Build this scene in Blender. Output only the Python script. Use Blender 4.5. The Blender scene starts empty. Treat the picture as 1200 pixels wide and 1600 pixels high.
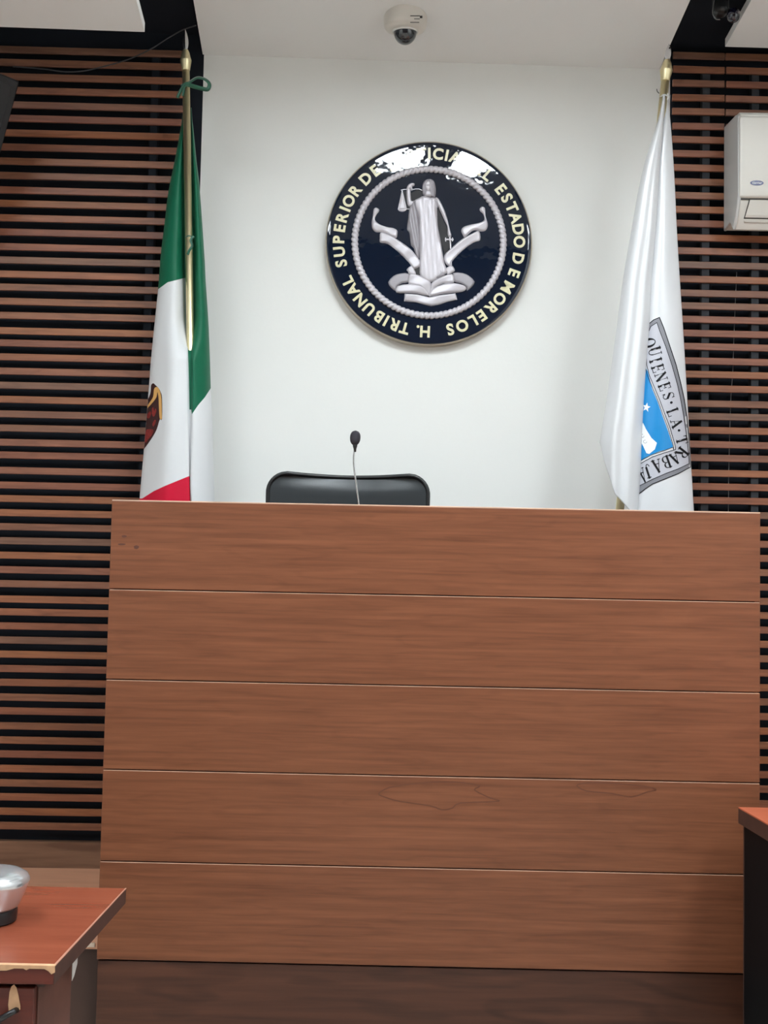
import bpy, bmesh, math, random
from mathutils import Vector, Matrix
from mathutils.geometry import delaunay_2d_cdt

random.seed(7)
PI = math.pi
SC = bpy.context.scene
COL = SC.collection

# ------------------------------------------------------------------ camera
F = 1811.0
EYE = Vector((0.0, 0.0, 1.53))
ROLL = math.radians(1.13)
_fy = Vector((9.0, -103.0, -F)).normalized()          # world +Y seen from the camera
_up = Vector((math.sin(ROLL), math.cos(ROLL), 0.0))
_up = (_up - _up.dot(_fy) * _fy).normalized()         # world +Z seen from the camera
_rx = _fy.cross(_up)                                  # world +X seen from the camera
RW = Matrix((_rx, _fy, _up))                          # camera vector -> world vector
cam = bpy.data.cameras.new('camera')
cam.sensor_fit = 'HORIZONTAL'; cam.sensor_width = 36.0; cam.lens = 36.0 * F / 1200.0
cam.clip_start = 0.05
cam_ob = bpy.data.objects.new('camera', cam); COL.objects.link(cam_ob)
cam_ob.matrix_world = Matrix.Translation(EYE) @ RW.to_4x4()
SC.camera = cam_ob

# ------------------------------------------------------------------ world, light, exposure
SC.view_settings.view_transform = 'Standard'
SC.view_settings.look = 'None'
SC.view_settings.gamma = 1.0
SC.view_settings.use_curve_mapping = False
SC.view_settings.exposure = -0.14
w = bpy.data.worlds.new('world'); SC.world = w; w.use_nodes = True
w.node_tree.nodes['Background'].inputs[0].default_value = (0.8, 0.9, 1.0, 1)
w.node_tree.nodes['Background'].inputs[1].default_value = 0.05
LAMP_MAIN = 80.0          # radiance of the ceiling light panels
LAMP_FILL = 33.0  # radiance of the added, unseen fill panels at the sides and rear

# geometry of the sloping ceiling and of the slightly skewed back wall
def ceil_z(y, x=0.0): return 3.825 + 0.175 * (5.03 - y)
def wall_y(x): return 5.03 + 0.0227 * x

def ray(px, py):
    return (RW @ Vector((px - 600.0, 800.0 - py, -F))).normalized()
def at(px, py, Y):
    d = ray(px, py); return EYE + d * (Y / d.y)
def atz(px, py, Z):
    d = ray(px, py); return EYE + d * ((Z - EYE.z) / d.z)
def atwall(px, py, off=0.0):
    d = ray(px, py); t = (5.03 - off) / (d.y - 0.0227 * d.x); return EYE + d * t
def atceil(px, py, off=0.0):
    d = ray(px, py); t = (3.825 + 0.175 * 5.03 - off - EYE.z) / (d.z + 0.175 * d.y); return EYE + d * t

# ------------------------------------------------------------------ helpers
def setp(o, label=None, cat=None, group=None, kind=None):
    if label: o['label'] = label
    if cat: o['category'] = cat
    if group: o['group'] = group
    if kind: o['kind'] = kind
    return o
def empty(name, loc, label, cat, group=None, rz=0.0):
    o = bpy.data.objects.new(name, None); COL.objects.link(o)
    o.empty_display_size = 0.1
    o.location = loc; o.rotation_euler = (0, 0, rz)
    return setp(o, label, cat, group)
def obj(name, verts, faces, mat, parent=None, smooth=False, world=True):
    me = bpy.data.meshes.new(name)
    me.from_pydata([tuple(v) for v in verts], [], faces); me.update()
    bm = bmesh.new(); bm.from_mesh(me)
    bmesh.ops.recalc_face_normals(bm, faces=bm.faces); bm.to_mesh(me); bm.free()
    o = bpy.data.objects.new(name, me); COL.objects.link(o)
    if mat: me.materials.append(mat)
    if smooth:
        for p in me.polygons: p.use_smooth = True
    if parent:
        o.parent = parent
        if world:
            bpy.context.view_layer.update()
            o.matrix_parent_inverse = parent.matrix_world.inverted()
    return o
def bevel(o, w=0.003, seg=2, ang=35):
    m = o.modifiers.new('bevel', 'BEVEL'); m.width = w; m.segments = seg
    m.limit_method = 'ANGLE'; m.angle_limit = math.radians(ang)
    return o
def smooth_by_angle(o, ang=40):
    me = o.data
    for p in me.polygons: p.use_smooth = True
    bm = bmesh.new(); bm.from_mesh(me)
    for e in bm.edges:
        if len(e.link_faces) == 2 and e.calc_face_angle(0) > math.radians(ang): e.smooth = False
    bm.to_mesh(me); bm.free()
    return o
class MB:
    def __init__(s): s.v = []; s.f = []
    def add(s, vs, fs):
        n = len(s.v); s.v += [Vector(v) for v in vs]; s.f += [[i + n for i in f] for f in fs]; return s
    def box(s, a, b, M=None):
        x0, y0, z0 = a; x1, y1, z1 = b
        vs = [Vector(p) for p in ((x0,y0,z0),(x1,y0,z0),(x1,y1,z0),(x0,y1,z0),(x0,y0,z1),(x1,y0,z1),(x1,y1,z1),(x0,y1,z1))]
        if M: vs = [M @ v for v in vs]
        return s.add(vs, [(0,3,2,1),(4,5,6,7),(0,1,5,4),(1,2,6,5),(2,3,7,6),(3,0,4,7)])
    def hexa(s, vs):                                    # bottom 4 then top 4
        return s.add(vs, [(0,3,2,1),(4,5,6,7),(0,1,5,4),(1,2,6,5),(2,3,7,6),(3,0,4,7)])
    def tube(s, pts, r, n=12, caps=True):
        pts = [Vector(p) for p in pts]; rs = r if isinstance(r, (list, tuple)) else [r] * len(pts)
        base = len(s.v); ref = None
        for i, p in enumerate(pts):
            t = (pts[min(i+1, len(pts)-1)] - pts[max(i-1, 0)]).normalized()
            if ref is None:
                ref = t.orthogonal().normalized()
            ref = (ref - ref.dot(t) * t).normalized(); bi = t.cross(ref)
            for k in range(n):
                a = 2 * PI * k / n
                s.v.append(p + (ref * math.cos(a) + bi * math.sin(a)) * rs[i])
        for i in range(len(pts) - 1):
            for k in range(n):
                a = base + i*n + k; b = base + i*n + (k+1) % n
                s.f.append([a, b, b+n, a+n])
        if caps:
            s.f.append([base + k for k in range(n)][::-1]); s.f.append([base + (len(pts)-1)*n + k for k in range(n)])
        return s
    def lathe(s, prof, M=None, n=32, caps=True):        # prof: (r, z)
        base = len(s.v)
        for r, z in prof:
            for k in range(n):
                a = 2*PI*k/n; v = Vector((r*math.cos(a), r*math.sin(a), z))
                s.v.append(M @ v if M else v)
        for i in range(len(prof)-1):
            for k in range(n):
                a = base + i*n + k; b = base + i*n + (k+1) % n
                s.f.append([a, b, b+n, a+n])
        if caps:
            s.f.append([base + k for k in range(n)][::-1]); s.f.append([base + (len(prof)-1)*n + k for k in range(n)])
        return s
    def ellip(s, c, r, nu=20, nv=12, M=None):
        base = len(s.v); c = Vector(c)
        for i in range(nv+1):
            t = PI*i/nv
            for k in range(nu):
                a = 2*PI*k/nu
                v = c + Vector((r[0]*math.sin(t)*math.cos(a), r[1]*math.sin(t)*math.sin(a), r[2]*math.cos(t)))
                s.v.append(M @ v if M else v)
        for i in range(nv):
            for k in range(nu):
                a = base+i*nu+k; b = base+i*nu+(k+1)%nu
                s.f.append([a, b, b+nu, a+nu])
        return s
    def prism(s, outline, fa, fb):                      # outline mapped by two functions to two end caps
        n = len(outline); vs = [fa(p) for p in outline] + [fb(p) for p in outline]
        return s.add(vs, [list(range(n))[::-1], list(range(n, 2*n))] + [[i, (i+1)%n, n+(i+1)%n, n+i] for i in range(n)])
    def build(s, name, mat, parent=None, smooth=False, auto=None):
        o = obj(name, s.v, s.f, mat, parent, smooth)
        if auto: smooth_by_angle(o, auto)
        return o
def interp(tab, x):
    if x <= tab[0][0]: return tab[0][1]
    for (a, b), (c, d) in zip(tab, tab[1:]):
        if x <= c: return b + (d - b) * (x - a) / (c - a)
    return tab[-1][1]
def smooth_tab(tab, n=6):                               # Catmull-Rom resample
    out = []
    for i in range(len(tab)-1):
        p0 = tab[max(i-1,0)]; p1 = tab[i]; p2 = tab[i+1]; p3 = tab[min(i+2,len(tab)-1)]
        for k in range(n):
            t = k/n
            out.append(tuple(0.5*((2*p1[j])+(-p0[j]+p2[j])*t+(2*p0[j]-5*p1[j]+4*p2[j]-p3[j])*t*t+(-p0[j]+3*p1[j]-3*p2[j]+p3[j])*t**3) for j in range(len(p1))))
    out.append(tuple(tab[-1])); return out
def closed_smooth(poly, n=4):
    m = len(poly); out = []
    for i in range(m):
        p0, p1, p2, p3 = poly[i-1], poly[i], poly[(i+1)%m], poly[(i+2)%m]
        for k in range(n):
            t = k/n
            out.append(tuple(0.5*((2*p1[j])+(-p0[j]+p2[j])*t+(2*p0[j]-5*p1[j]+4*p2[j]-p3[j])*t*t+(-p0[j]+3*p1[j]-3*p2[j]+p3[j])*t**3) for j in range(2)))
    return out
def densify(poly, step):
    out = []
    for i, a in enumerate(poly):
        b = poly[(i+1) % len(poly)]; L = math.dist(a, b); n = max(1, int(math.ceil(L/step)))
        for k in range(n): out.append((a[0]+(b[0]-a[0])*k/n, a[1]+(b[1]-a[1])*k/n))
    return out
def inside(poly, x, y):
    c = False; j = len(poly)-1
    for i in range(len(poly)):
        xi, yi = poly[i]; xj, yj = poly[j]
        if (yi > y) != (yj > y) and x < (xj-xi)*(y-yi)/(yj-yi)+xi: c = not c
        j = i
    return c
def edge_dist(poly, x, y):
    best = 1e9
    for i in range(len(poly)):
        ax, ay = poly[i]; bx, by = poly[(i+1) % len(poly)]
        dx, dy = bx-ax, by-ay; L = dx*dx+dy*dy
        t = 0 if L == 0 else max(0, min(1, ((x-ax)*dx+(y-ay)*dy)/L))
        best = min(best, math.hypot(x-ax-t*dx, y-ay-t*dy))
    return best
def patch(mb, poly, fn, step):                          # triangulated polygon with inner points, mapped by fn(x, y, d)
    poly = densify(poly, step)
    pts = [Vector(p) for p in poly]; n = len(pts)
    xs = [p[0] for p in poly]; ys = [p[1] for p in poly]
    x = min(xs) + step*0.5; row = 0
    while x < max(xs):
        y = min(ys) + step*(0.5 if row % 2 else 0.9)
        while y < max(ys):
            if inside(poly, x, y) and edge_dist(poly, x, y) > step*0.45: pts.append(Vector((x, y)))
            y += step
        x += step; row += 1
    r = delaunay_2d_cdt(pts, [], [list(range(n))], 1, 1e-6)
    vs = [fn(v[0], v[1], edge_dist(poly, v[0], v[1])) for v in r[0]]
    mb.add(vs, [list(f) for f in r[2]])
    return mb
def stroke(path, w, closed=False):                      # polygon quads along a path
    out = []
    for a, b in zip(path, path[1:] + ([path[0]] if closed else [])):
        dx, dy = b[0]-a[0], b[1]-a[1]; L = math.hypot(dx, dy) or 1
        nx, ny = -dy/L*w/2, dx/L*w/2; ex, ey = dx/L*w*0.25, dy/L*w*0.25
        out.append([(a[0]-ex+nx, a[1]-ey+ny), (b[0]+ex+nx, b[1]+ey+ny), (b[0]+ex-nx, b[1]+ey-ny), (a[0]-ex-nx, a[1]-ey-ny)])
    return out

# ------------------------------------------------------------------ materials
def S(r, g, b):
    f = lambda c: ((c/255+0.055)/1.055)**2.4 if c > 10 else c/255/12.92
    return (f(r), f(g), f(b), 1)
def mat(name, col, rough=0.5, metal=0.0, spec=0.5, emit=None, coat=0.0, coat_r=0.05, bump=None, var=None, sheen=0.0):
    m = bpy.data.materials.new(name); m.use_nodes = True; nt = m.node_tree; b = nt.nodes['Principled BSDF']
    b.inputs['Base Color'].default_value = col; b.inputs['Roughness'].default_value = rough
    b.inputs['Metallic'].default_value = metal; b.inputs['Specular IOR Level'].default_value = spec
    b.inputs['Coat Weight'].default_value = coat; b.inputs['Coat Roughness'].default_value = coat_r
    b.inputs['Sheen Weight'].default_value = sheen
    if emit: b.inputs['Emission Color'].default_value = emit[0]; b.inputs['Emission Strength'].default_value = emit[1]
    tc = nt.nodes.new('ShaderNodeTexCoord')
    if bump:
        n = nt.nodes.new('ShaderNodeTexNoise'); n.inputs['Scale'].default_value = bump[0]; n.inputs['Detail'].default_value = 3
        nt.links.new(tc.outputs['Object'], n.inputs['Vector'])
        bp = nt.nodes.new('ShaderNodeBump'); bp.inputs['Strength'].default_value = bump[1]; bp.inputs['Distance'].default_value = bump[2]
        nt.links.new(n.outputs['Fac'], bp.inputs['Height']); nt.links.new(bp.outputs['Normal'], b.inputs['Normal'])
        if coat: nt.links.new(bp.outputs['Normal'], b.inputs['Coat Normal'])
    if var:
        n = nt.nodes.new('ShaderNodeTexNoise'); n.inputs['Scale'].default_value = var[0]; n.inputs['Detail'].default_value = 4
        nt.links.new(tc.outputs['Object'], n.inputs['Vector'])
        mr = nt.nodes.new('ShaderNodeMapRange'); mr.inputs['From Min'].default_value = 0.3; mr.inputs['From Max'].default_value = 0.7
        mr.inputs['To Min'].default_value = 1-var[1]; mr.inputs['To Max'].default_value = 1+var[1]
        nt.links.new(n.outputs['Fac'], mr.inputs['Value'])
        mx = nt.nodes.new('ShaderNodeVectorMath'); mx.operation = 'SCALE'; mx.inputs[0].default_value = col[:3]
        nt.links.new(mr.outputs[0], mx.inputs['Scale']); nt.links.new(mx.outputs[0], b.inputs['Base Color'])
    return m
def wood(name, dark, light, rough=0.4, grain=(1.2, 8, 22), figure=0.25, axis='X', coat=0.0, seed_obj=True, spec=0.5, island=None):
    m = bpy.data.materials.new(name); m.use_nodes = True; nt = m.node_tree; L = nt.links; N = nt.nodes
    b = N['Principled BSDF']; b.inputs['Roughness'].default_value = rough; b.inputs['Coat Weight'].default_value = coat
    b.inputs['Specular IOR Level'].default_value = spec
    tc = N.new('ShaderNodeTexCoord'); oi = N.new('ShaderNodeObjectInfo')
    geo = N.new('ShaderNodeNewGeometry')
    mp = N.new('ShaderNodeMapping')
    L.new(tc.outputs['Object'], mp.inputs['Vector'])
    mp.inputs['Scale'].default_value = grain
    off = N.new('ShaderNodeMath'); off.operation = 'MULTIPLY'; off.inputs[1].default_value = 37.0
    L.new(geo.outputs['Random Per Island'] if island else oi.outputs['Random'], off.inputs[0])
    ad = N.new('ShaderNodeVectorMath'); ad.operation = 'ADD'; L.new(mp.outputs[0], ad.inputs[0]); L.new(off.outputs[0], ad.inputs[1])
    n1 = N.new('ShaderNodeTexNoise'); n1.inputs['Scale'].default_value = 1.0; n1.inputs['Detail'].default_value = 6; n1.inputs['Roughness'].default_value = 0.62
    n1.inputs['Distortion'].default_value = 0.3
    L.new(ad.outputs[0], n1.inputs['Vector'])
    # contour figure of flat-sawn veneer
    mp2 = N.new('ShaderNodeVectorMath'); mp2.operation = 'MULTIPLY'; mp2.inputs[1].default_value = (0.9, 0.3, 0.22)
    L.new(ad.outputs[0], mp2.inputs[0])
    n2 = N.new('ShaderNodeTexNoise'); n2.inputs['Scale'].default_value = 1.0; n2.inputs['Detail'].default_value = 2.0
    L.new(mp2.outputs[0], n2.inputs['Vector'])
    sn = N.new('ShaderNodeMath'); sn.operation = 'MULTIPLY'; sn.inputs[1].default_value = 34.0; L.new(n2.outputs['Fac'], sn.inputs[0])
    si = N.new('ShaderNodeMath'); si.operation = 'SINE'; L.new(sn.outputs[0], si.inputs[0])
    pw = N.new('ShaderNodeMapRange'); pw.inputs['From Min'].default_value = 0.35; pw.inputs['From Max'].default_value = 1.0
    pw.inputs['To Min'].default_value = 0.0; pw.inputs['To Max'].default_value = -figure; L.new(si.outputs[0], pw.inputs['Value'])
    sm = N.new('ShaderNodeMath'); sm.operation = 'ADD'
    mr = N.new('ShaderNodeMapRange'); mr.inputs['From Min'].default_value = 0.25; mr.inputs['From Max'].default_value = 0.75
    L.new(n1.outputs['Fac'], mr.inputs['Value']); L.new(mr.outputs[0], sm.inputs[0]); L.new(pw.outputs[0], sm.inputs[1])
    cr = N.new('ShaderNodeMix'); cr.data_type = 'RGBA'; cr.inputs['A'].default_value = dark; cr.inputs['B'].default_value = light
    cr.clamp_factor = True
    L.new(sm.outputs[0], cr.inputs['Factor'])
    out = cr.outputs['Result']
    if island:                                          # every batten has a tone of its own
        ra = N.new('ShaderNodeValToRGB'); e = ra.color_ramp.elements
        e[0].position = 0; e[0].color = island[0]; e[1].position = 1; e[1].color = island[-1]
        for i, c in enumerate(island[1:-1]):
            q = e.new((i+1)/(len(island)-1)); q.color = c
        L.new(geo.outputs['Random Per Island'], ra.inputs['Fac'])
        mu = N.new('ShaderNodeMix'); mu.data_type = 'RGBA'; mu.blend_type = 'MULTIPLY'; mu.inputs['Factor'].default_value = 1
        L.new(out, mu.inputs['A']); L.new(ra.outputs['Color'], mu.inputs['B']); out = mu.outputs['Result']
    L.new(out, b.inputs['Base Color'])
    return m

M_wall = mat('white wall paint', S(226, 227, 224), 0.6, bump=(60, 0.08, 0.004), var=(1.5, 0.012))
M_ceil = mat('ceiling panel paint', S(230, 231, 230), 0.7, bump=(40, 0.06, 0.004))
M_room = mat('room wall paint', S(214, 212, 208), 0.8, var=(1.0, 0.03))
M_black = mat('black paint', S(23, 27, 34), 0.85, spec=0.2, var=(3, 0.15))
M_floor = mat('floor tile', S(178, 168, 158), 0.35, var=(2, 0.08))
M_bench = wood('bench laminate', S(98, 57, 37), S(132, 82, 56), 0.38, (2.2, 6, 62), 0.12, spec=.4)
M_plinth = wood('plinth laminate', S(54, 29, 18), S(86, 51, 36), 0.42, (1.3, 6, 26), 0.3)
M_cap = mat('worn cap and seam highlight', S(205, 170, 148), 0.4, var=(9, 0.15))
M_slat = wood('slat wood', S(128, 96, 79), S(172, 134, 110), 0.45, (2.5, 20, 60), 0.2,
              island=[S(205,180,172), S(240,200,160), S(190,168,160), S(235,190,145), S(220,185,172), S(205,160,142), S(245,205,165), S(225,180,158), S(185,176,172), S(240,190,150)])
M_skirt = wood('skirting wood', S(104, 74, 56), S(146, 112, 88), 0.5, (1.2, 6, 24), 0.35)
M_dais = wood('dais wood', S(206, 150, 118), S(236, 182, 148), 0.35, (1.0, 12, 12), 0.12)
M_riser = mat('dark riser', S(62, 42, 34), 0.5, var=(4, 0.15))
M_nose = mat('pale nosing', S(200, 180, 160), 0.4)
M_brass = mat('brass', S(232, 220, 178), 0.42, 1.0)
M_chrome = mat('chrome', S(210, 212, 214), 0.12, 1.0)
M_silver = mat('silver metal', S(200, 204, 206), 0.28, 1.0)
M_greenrib = mat('green ribbon', S(14, 84, 62), 0.35, sheen=0.3)
M_whiterib = mat('white ribbon', S(225, 225, 222), 0.4)
M_leather = mat('black leather', S(40, 45, 48), 0.38, bump=(220, 0.12, 0.001))
M_plastic = mat('black plastic', S(22, 23, 25), 0.35)
M_foam = mat('grey foam', S(46, 44, 52), 0.9, bump=(600, 0.6, 0.002))
M_ac = mat('air conditioner plastic', S(214, 212, 205), 0.35)
M_acside = mat('air conditioner side plastic', S(196, 197, 196), 0.3)
M_acdark = mat('dark gap', S(50, 48, 44), 0.6)
M_badge = mat('blue badge', S(16, 28, 92), 0.25)
M_white = mat('white print', S(228, 230, 232), 0.4)
M_camwhite = mat('camera housing plastic', S(215, 211, 203), 0.35)
M_dome = mat('smoked dome', S(24, 30, 38), 0.06, coat=1.0)
M_domerim = mat('clear dome rim', S(225, 225, 222), 0.1)
M_lens = mat('lens glass', S(12, 14, 34), 0.04, coat=1.0)
M_navy = mat('navy enamel', S(15, 26, 44), 0.35, coat=1.0, coat_r=0.03, spec=0.0, bump=(7, 0.25, 0.008))
M_gold = mat('pale gold lettering', S(222, 216, 180), 0.3, coat=0.6, bump=(7, 0.2, 0.008))
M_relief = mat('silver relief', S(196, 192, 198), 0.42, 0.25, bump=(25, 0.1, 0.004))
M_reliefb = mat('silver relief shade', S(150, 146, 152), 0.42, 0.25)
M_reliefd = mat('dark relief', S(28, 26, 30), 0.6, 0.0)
M_rim = mat('emblem edge', S(176, 166, 148), 0.35, 0.3)
M_desk = wood('red desk laminate', S(116, 56, 38), S(142, 76, 54), 0.24, (1.5, 14, 9), 0.0)
M_deskedge = mat('dark desk edge', S(66, 44, 38), 0.45, var=(20, 0.2))
M_deskred = wood('desk front edge', S(70, 22, 14), S(104, 42, 28), 0.4, (2, 10, 20), 0.2)
M_deskbody = wood('desk body laminate', S(74, 40, 31), S(100, 60, 47), 0.5, (3, 6, 8), 0.2)
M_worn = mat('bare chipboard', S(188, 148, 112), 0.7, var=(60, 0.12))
M_tape = mat('pale tape', S(190, 186, 182), 0.5)
M_desk2 = wood('orange desk laminate', S(178, 92, 64), S(198, 110, 80), 0.28, (1.5, 9, 9), 0.08)
M_blackpanel = mat('black laminate panel', S(7, 10, 13), 0.6, spec=.12, var=(3, 0.08))
M_screen = mat('dark screen', S(26, 26, 28), 0.18)
M_bezel = mat('screen bezel', S(20, 21, 24), 0.3)
M_lamp = mat('light panel diffuser', S(240, 240, 240), 0.5, emit=((0.90, 0.985, 1.03, 1), LAMP_MAIN))
M_lamp_fill = mat('added fill diffuser', S(240, 240, 240), 0.5, emit=((0.90, 0.985, 1.03, 1), LAMP_FILL))
M_blue = mat('blue print', S(14, 128, 192), 0.35)
M_greyp = mat('grey print', S(124, 125, 132), 0.4)
M_greyl = mat('pale grey print', S(180, 181, 190), 0.4)
M_ink = mat('black print', S(16, 16, 20), 0.5, spec=.2)
M_maroon = mat('maroon print', S(52, 20, 20), 0.6, var=(90, 0.3))
M_featherred = mat('red feather print', S(130, 38, 34), 0.6, var=(120, 0.35))
M_ochre = mat('ochre print', S(214, 164, 96), 0.6)

def flag_mat():
    m = bpy.data.materials.new('tricolour satin'); m.use_nodes = True; nt = m.node_tree; L = nt.links; N = nt.nodes; b = N['Principled BSDF']
    b.inputs['Specular IOR Level'].default_value = 0.25; b.inputs['Roughness'].default_value = 0.5; b.inputs['Sheen Weight'].default_value = 0.05
    cols = [S(0, 92, 64), S(210, 212, 214), S(196, 10, 50)]
    def step(attr):
        a = N.new('ShaderNodeAttribute'); a.attribute_name = attr
        g = N.new('ShaderNodeMath'); g.operation = 'GREATER_THAN'; g.inputs[1].default_value = 0.0; L.new(a.outputs['Fac'], g.inputs[0]); return g
    g1, g2 = step('white_edge'), step('red_edge')
    m1 = N.new('ShaderNodeMix'); m1.data_type = 'RGBA'; m1.inputs['A'].default_value = cols[0]; m1.inputs['B'].default_value = cols[1]
    L.new(g1.outputs[0], m1.inputs['Factor'])
    m2 = N.new('ShaderNodeMix'); m2.data_type = 'RGBA'; m2.inputs['B'].default_value = cols[2]
    L.new(m1.outputs['Result'], m2.inputs['A']); L.new(g2.outputs[0], m2.inputs['Factor']); L.new(m2.outputs['Result'], b.inputs['Base Color'])
    return m
M_flag = flag_mat()
M_satin = mat('white satin', S(208, 210, 213), 0.25, spec=0.7, sheen=0.2, bump=(5, 0.15, 0.01))

# ------------------------------------------------------------------ room shell
XL, XR, YB = -3.4, 3.4, -2.5
def struct(name, mb, m, auto=None):
    o = mb.build(name, m, None, auto=auto); o['kind'] = 'structure'; return o
struct('floor', MB().box((XL, YB, -0.1), (XR, 5.3, 0.0)), M_floor)
zc = lambda y: ceil_z(y) + 0.09
struct('ceiling', MB().hexa([(XL,YB,zc(YB)),(XR,YB,zc(YB)),(XR,5.4,zc(5.4)),(XL,5.4,zc(5.4)),(XL,YB,zc(YB)+.1),(XR,YB,zc(YB)+.1),(XR,5.4,zc(5.4)+.1),(XL,5.4,zc(5.4)+.1)]), M_black)
struct('wall_left', MB().box((XL-.1, YB, 0), (XL, 5.4, 5.3)), M_room)
struct('wall_right', MB().box((XR, YB, 0), (XR+.1, 5.4, 5.3)), M_room)
struct('wall_front', MB().box((XL, YB-.1, 0), (XR, YB, 5.3)), mat('rear wall panelling', S(78, 60, 50), 0.6, var=(1.5, .1)))
# back wall : white centre, black painted wings
xw0 = atwall(312.5, 300).x; xw1 = atwall(1046, 300).x
def wallbox(x0, x1, z0, z1, f, bk):                      # f/bk : distances in front of the wall plane
    return MB().hexa([(x0,wall_y(x0)-f,z0),(x1,wall_y(x1)-f,z0),(x1,wall_y(x1)-bk,z0),(x0,wall_y(x0)-bk,z0),
                      (x0,wall_y(x0)-f,z1),(x1,wall_y(x1)-f,z1),(x1,wall_y(x1)-bk,z1),(x0,wall_y(x0)-bk,z1)])
struct('wall_back', wallbox(xw0, xw1, 0, 3.95, 0.0, -0.12), M_wall)
struct('wall_back.001', wallbox(XL, xw0, 0, 3.98, -0.001, -0.12), M_black)
struct('wall_back.002', wallbox(xw1, XR, 0, 3.98, -0.001, -0.12), M_black)

# dais
DZ = 0.29
d0 = at(150, 1473, 3.99)
DZ = round(d0.z, 3)
dais = struct('floor.001', MB().box((XL, 4.0, 0.0), (XR, 5.0, DZ-0.02)), M_riser)
topd = MB().hexa([(XL,3.985,DZ-.02),(XR,3.985,DZ-.02),(XR,wall_y(XR)-.03,DZ-.02),(XL,wall_y(XL)-.03,DZ-.02),
                  (XL,3.985,DZ),(XR,3.985,DZ),(XR,wall_y(XR)-.03,DZ),(XL,wall_y(XL)-.03,DZ)])
struct('floor.002', topd, M_dais)
struct('trim_1', MB().box((XL, 3.978, DZ-.012), (-0.97, 3.985, DZ+.002)), M_nose)
# platform under the judge's seat, hidden inside the bench
PZ = 0.68
struct('floor.003', MB().box((-0.9, 4.02, DZ), (1.2, 4.96, PZ)), M_dais)
# skirting below the slats
zs0 = atwall(60, 1352).z; zs1 = atwall(60, 1312).z
struct('baseboard_left', wallbox(XL, xw0-0.05, DZ, zs1, 0.035, 0.0), M_skirt)
struct('baseboard_right', wallbox(xw1+0.05, XR, DZ, zs1, 0.035, 0.0), M_skirt)

# ------------------------------------------------------------------ ceiling panels
def cpanel(pts, label, th=0.035):
    root = empty('ceiling_panel', sum(pts, Vector()) / 4, label, 'ceiling panel', None)
    MB().hexa([p for p in pts] + [p + Vector((0, 0, th)) for p in pts]).build('panel_board', M_ceil, root)
    h = MB()
    c = sum(pts, Vector()) / 4
    for p in pts:
        q = p.lerp(c, 0.25); h.tube([q + Vector((0,0,th)), (q.x, q.y, zc(q.y))], 0.006, 8)
    h.build('hanger', M_black, root)
    return root
def cp(x, y): return Vector((x, y, ceil_z(y)))
cl0 = atceil(314.5, 76); cl1 = atceil(301.5, 0); cr0 = atceil(1034, 98); cr1 = atceil(1078, 0)
def ext(a, b, y): t = (y - a.y)/(b.y - a.y); return cp(a.x + (b.x - a.x)*t, y)
YN = 3.15
cpanel([ext(cl0,cl1,YN), ext(cr0,cr1,YN), cp(cr0.x, wall_y(cr0.x)-.001), cp(cl0.x, wall_y(cl0.x)-.001)], 'large off-white ceiling panel directly above the white wall, carrying the dome camera')
LD = 0.36
l0 = atceil(226, 50, LD); l1 = atceil(213, 0, LD); la = atceil(0, 42, LD)
def skew(y, x, ref): return cp(x, y)
dl = Vector((0, 0, LD)); YL = 3.98
lb = cp(XL+.02, l0.y + (la.y-l0.y)*(XL+.02-l0.x)/(la.x-l0.x)) - dl
cpanel([cp(XL+.02, YL)-dl, ext(l0,l1,YL)-dl, l0, lb], 'off-white ceiling panel with a clipped corner above the left wooden slats')
r0 = atceil(1133, 73); r1 = atceil(1174, 0); ra = atceil(1200, 75)
rb = cp(XR-.02, r0.y + (ra.y-r0.y)*(XR-.02-r0.x)/(ra.x-r0.x))
cpanel([ext(r0,r1,YN), cp(XR-.02, YN), rb, r0], 'off-white ceiling panel above the air conditioner at the right')
struct('ceiling.001', MB().hexa([(XL,YB,ceil_z(YB)),(XR,YB,ceil_z(YB)),(XR,YN-.12,ceil_z(YN-.12)),(XL,YN-.12,ceil_z(YN-.12)),
     (XL,YB,ceil_z(YB)+.03),(XR,YB,ceil_z(YB)+.03),(XR,YN-.12,ceil_z(YN-.12)+.03),(XL,YN-.12,ceil_z(YN-.12)+.03)]), M_ceil)

# ceiling lights (behind the top of the frame); side and rear ones are added fill
def lamp(x0, x1, y0, y1, m, label):
    root = empty('ceiling_light', (0.5*(x0+x1), 0.5*(y0+y1), ceil_z(0.5*(y0+y1))), label, 'ceiling light', 'flat light panels in the ceiling')
    def slab(a, b, c, d, lo, hi):
        return [(a,c,ceil_z(c)+lo),(b,c,ceil_z(c)+lo),(b,d,ceil_z(d)+lo),(a,d,ceil_z(d)+lo),(a,c,ceil_z(c)+hi),(b,c,ceil_z(c)+hi),(b,d,ceil_z(d)+hi),(a,d,ceil_z(d)+hi)]
    MB().hexa(slab(x0,x1,y0,y1,-.02,-.012)).build('diffuser', m, root)
    fr = MB()
    for a,b,c,d in ((x0-.03,x0,y0-.03,y1+.03),(x1,x1+.03,y0-.03,y1+.03),(x0,x1,y0-.03,y0),(x0,x1,y1,y1+.03)):
        fr.hexa(slab(a,b,c,d,-.03,0.0))
    fr.build('frame', M_ceil, root)
lamp(-0.03, 0.27, 2.25, 3.02, M_lamp, 'flat light panel in the ceiling in front of the white wall')
lamp(0.48, 0.76, 2.25, 3.02, M_lamp, 'flat light panel in the ceiling in front of the white wall')
lamp(-2.3, -1.6, 1.0, 2.2, M_lamp_fill, 'added fill light panel in the ceiling over the left side of the room')
lamp(1.9, 2.6, 1.0, 2.2, M_lamp_fill, 'added fill light panel in the ceiling over the right side of the room')
lamp(-1.9, -1.2, -1.6, 0.4, M_lamp_fill, 'added fill light panel in the ceiling over the left side of the room')
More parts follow.
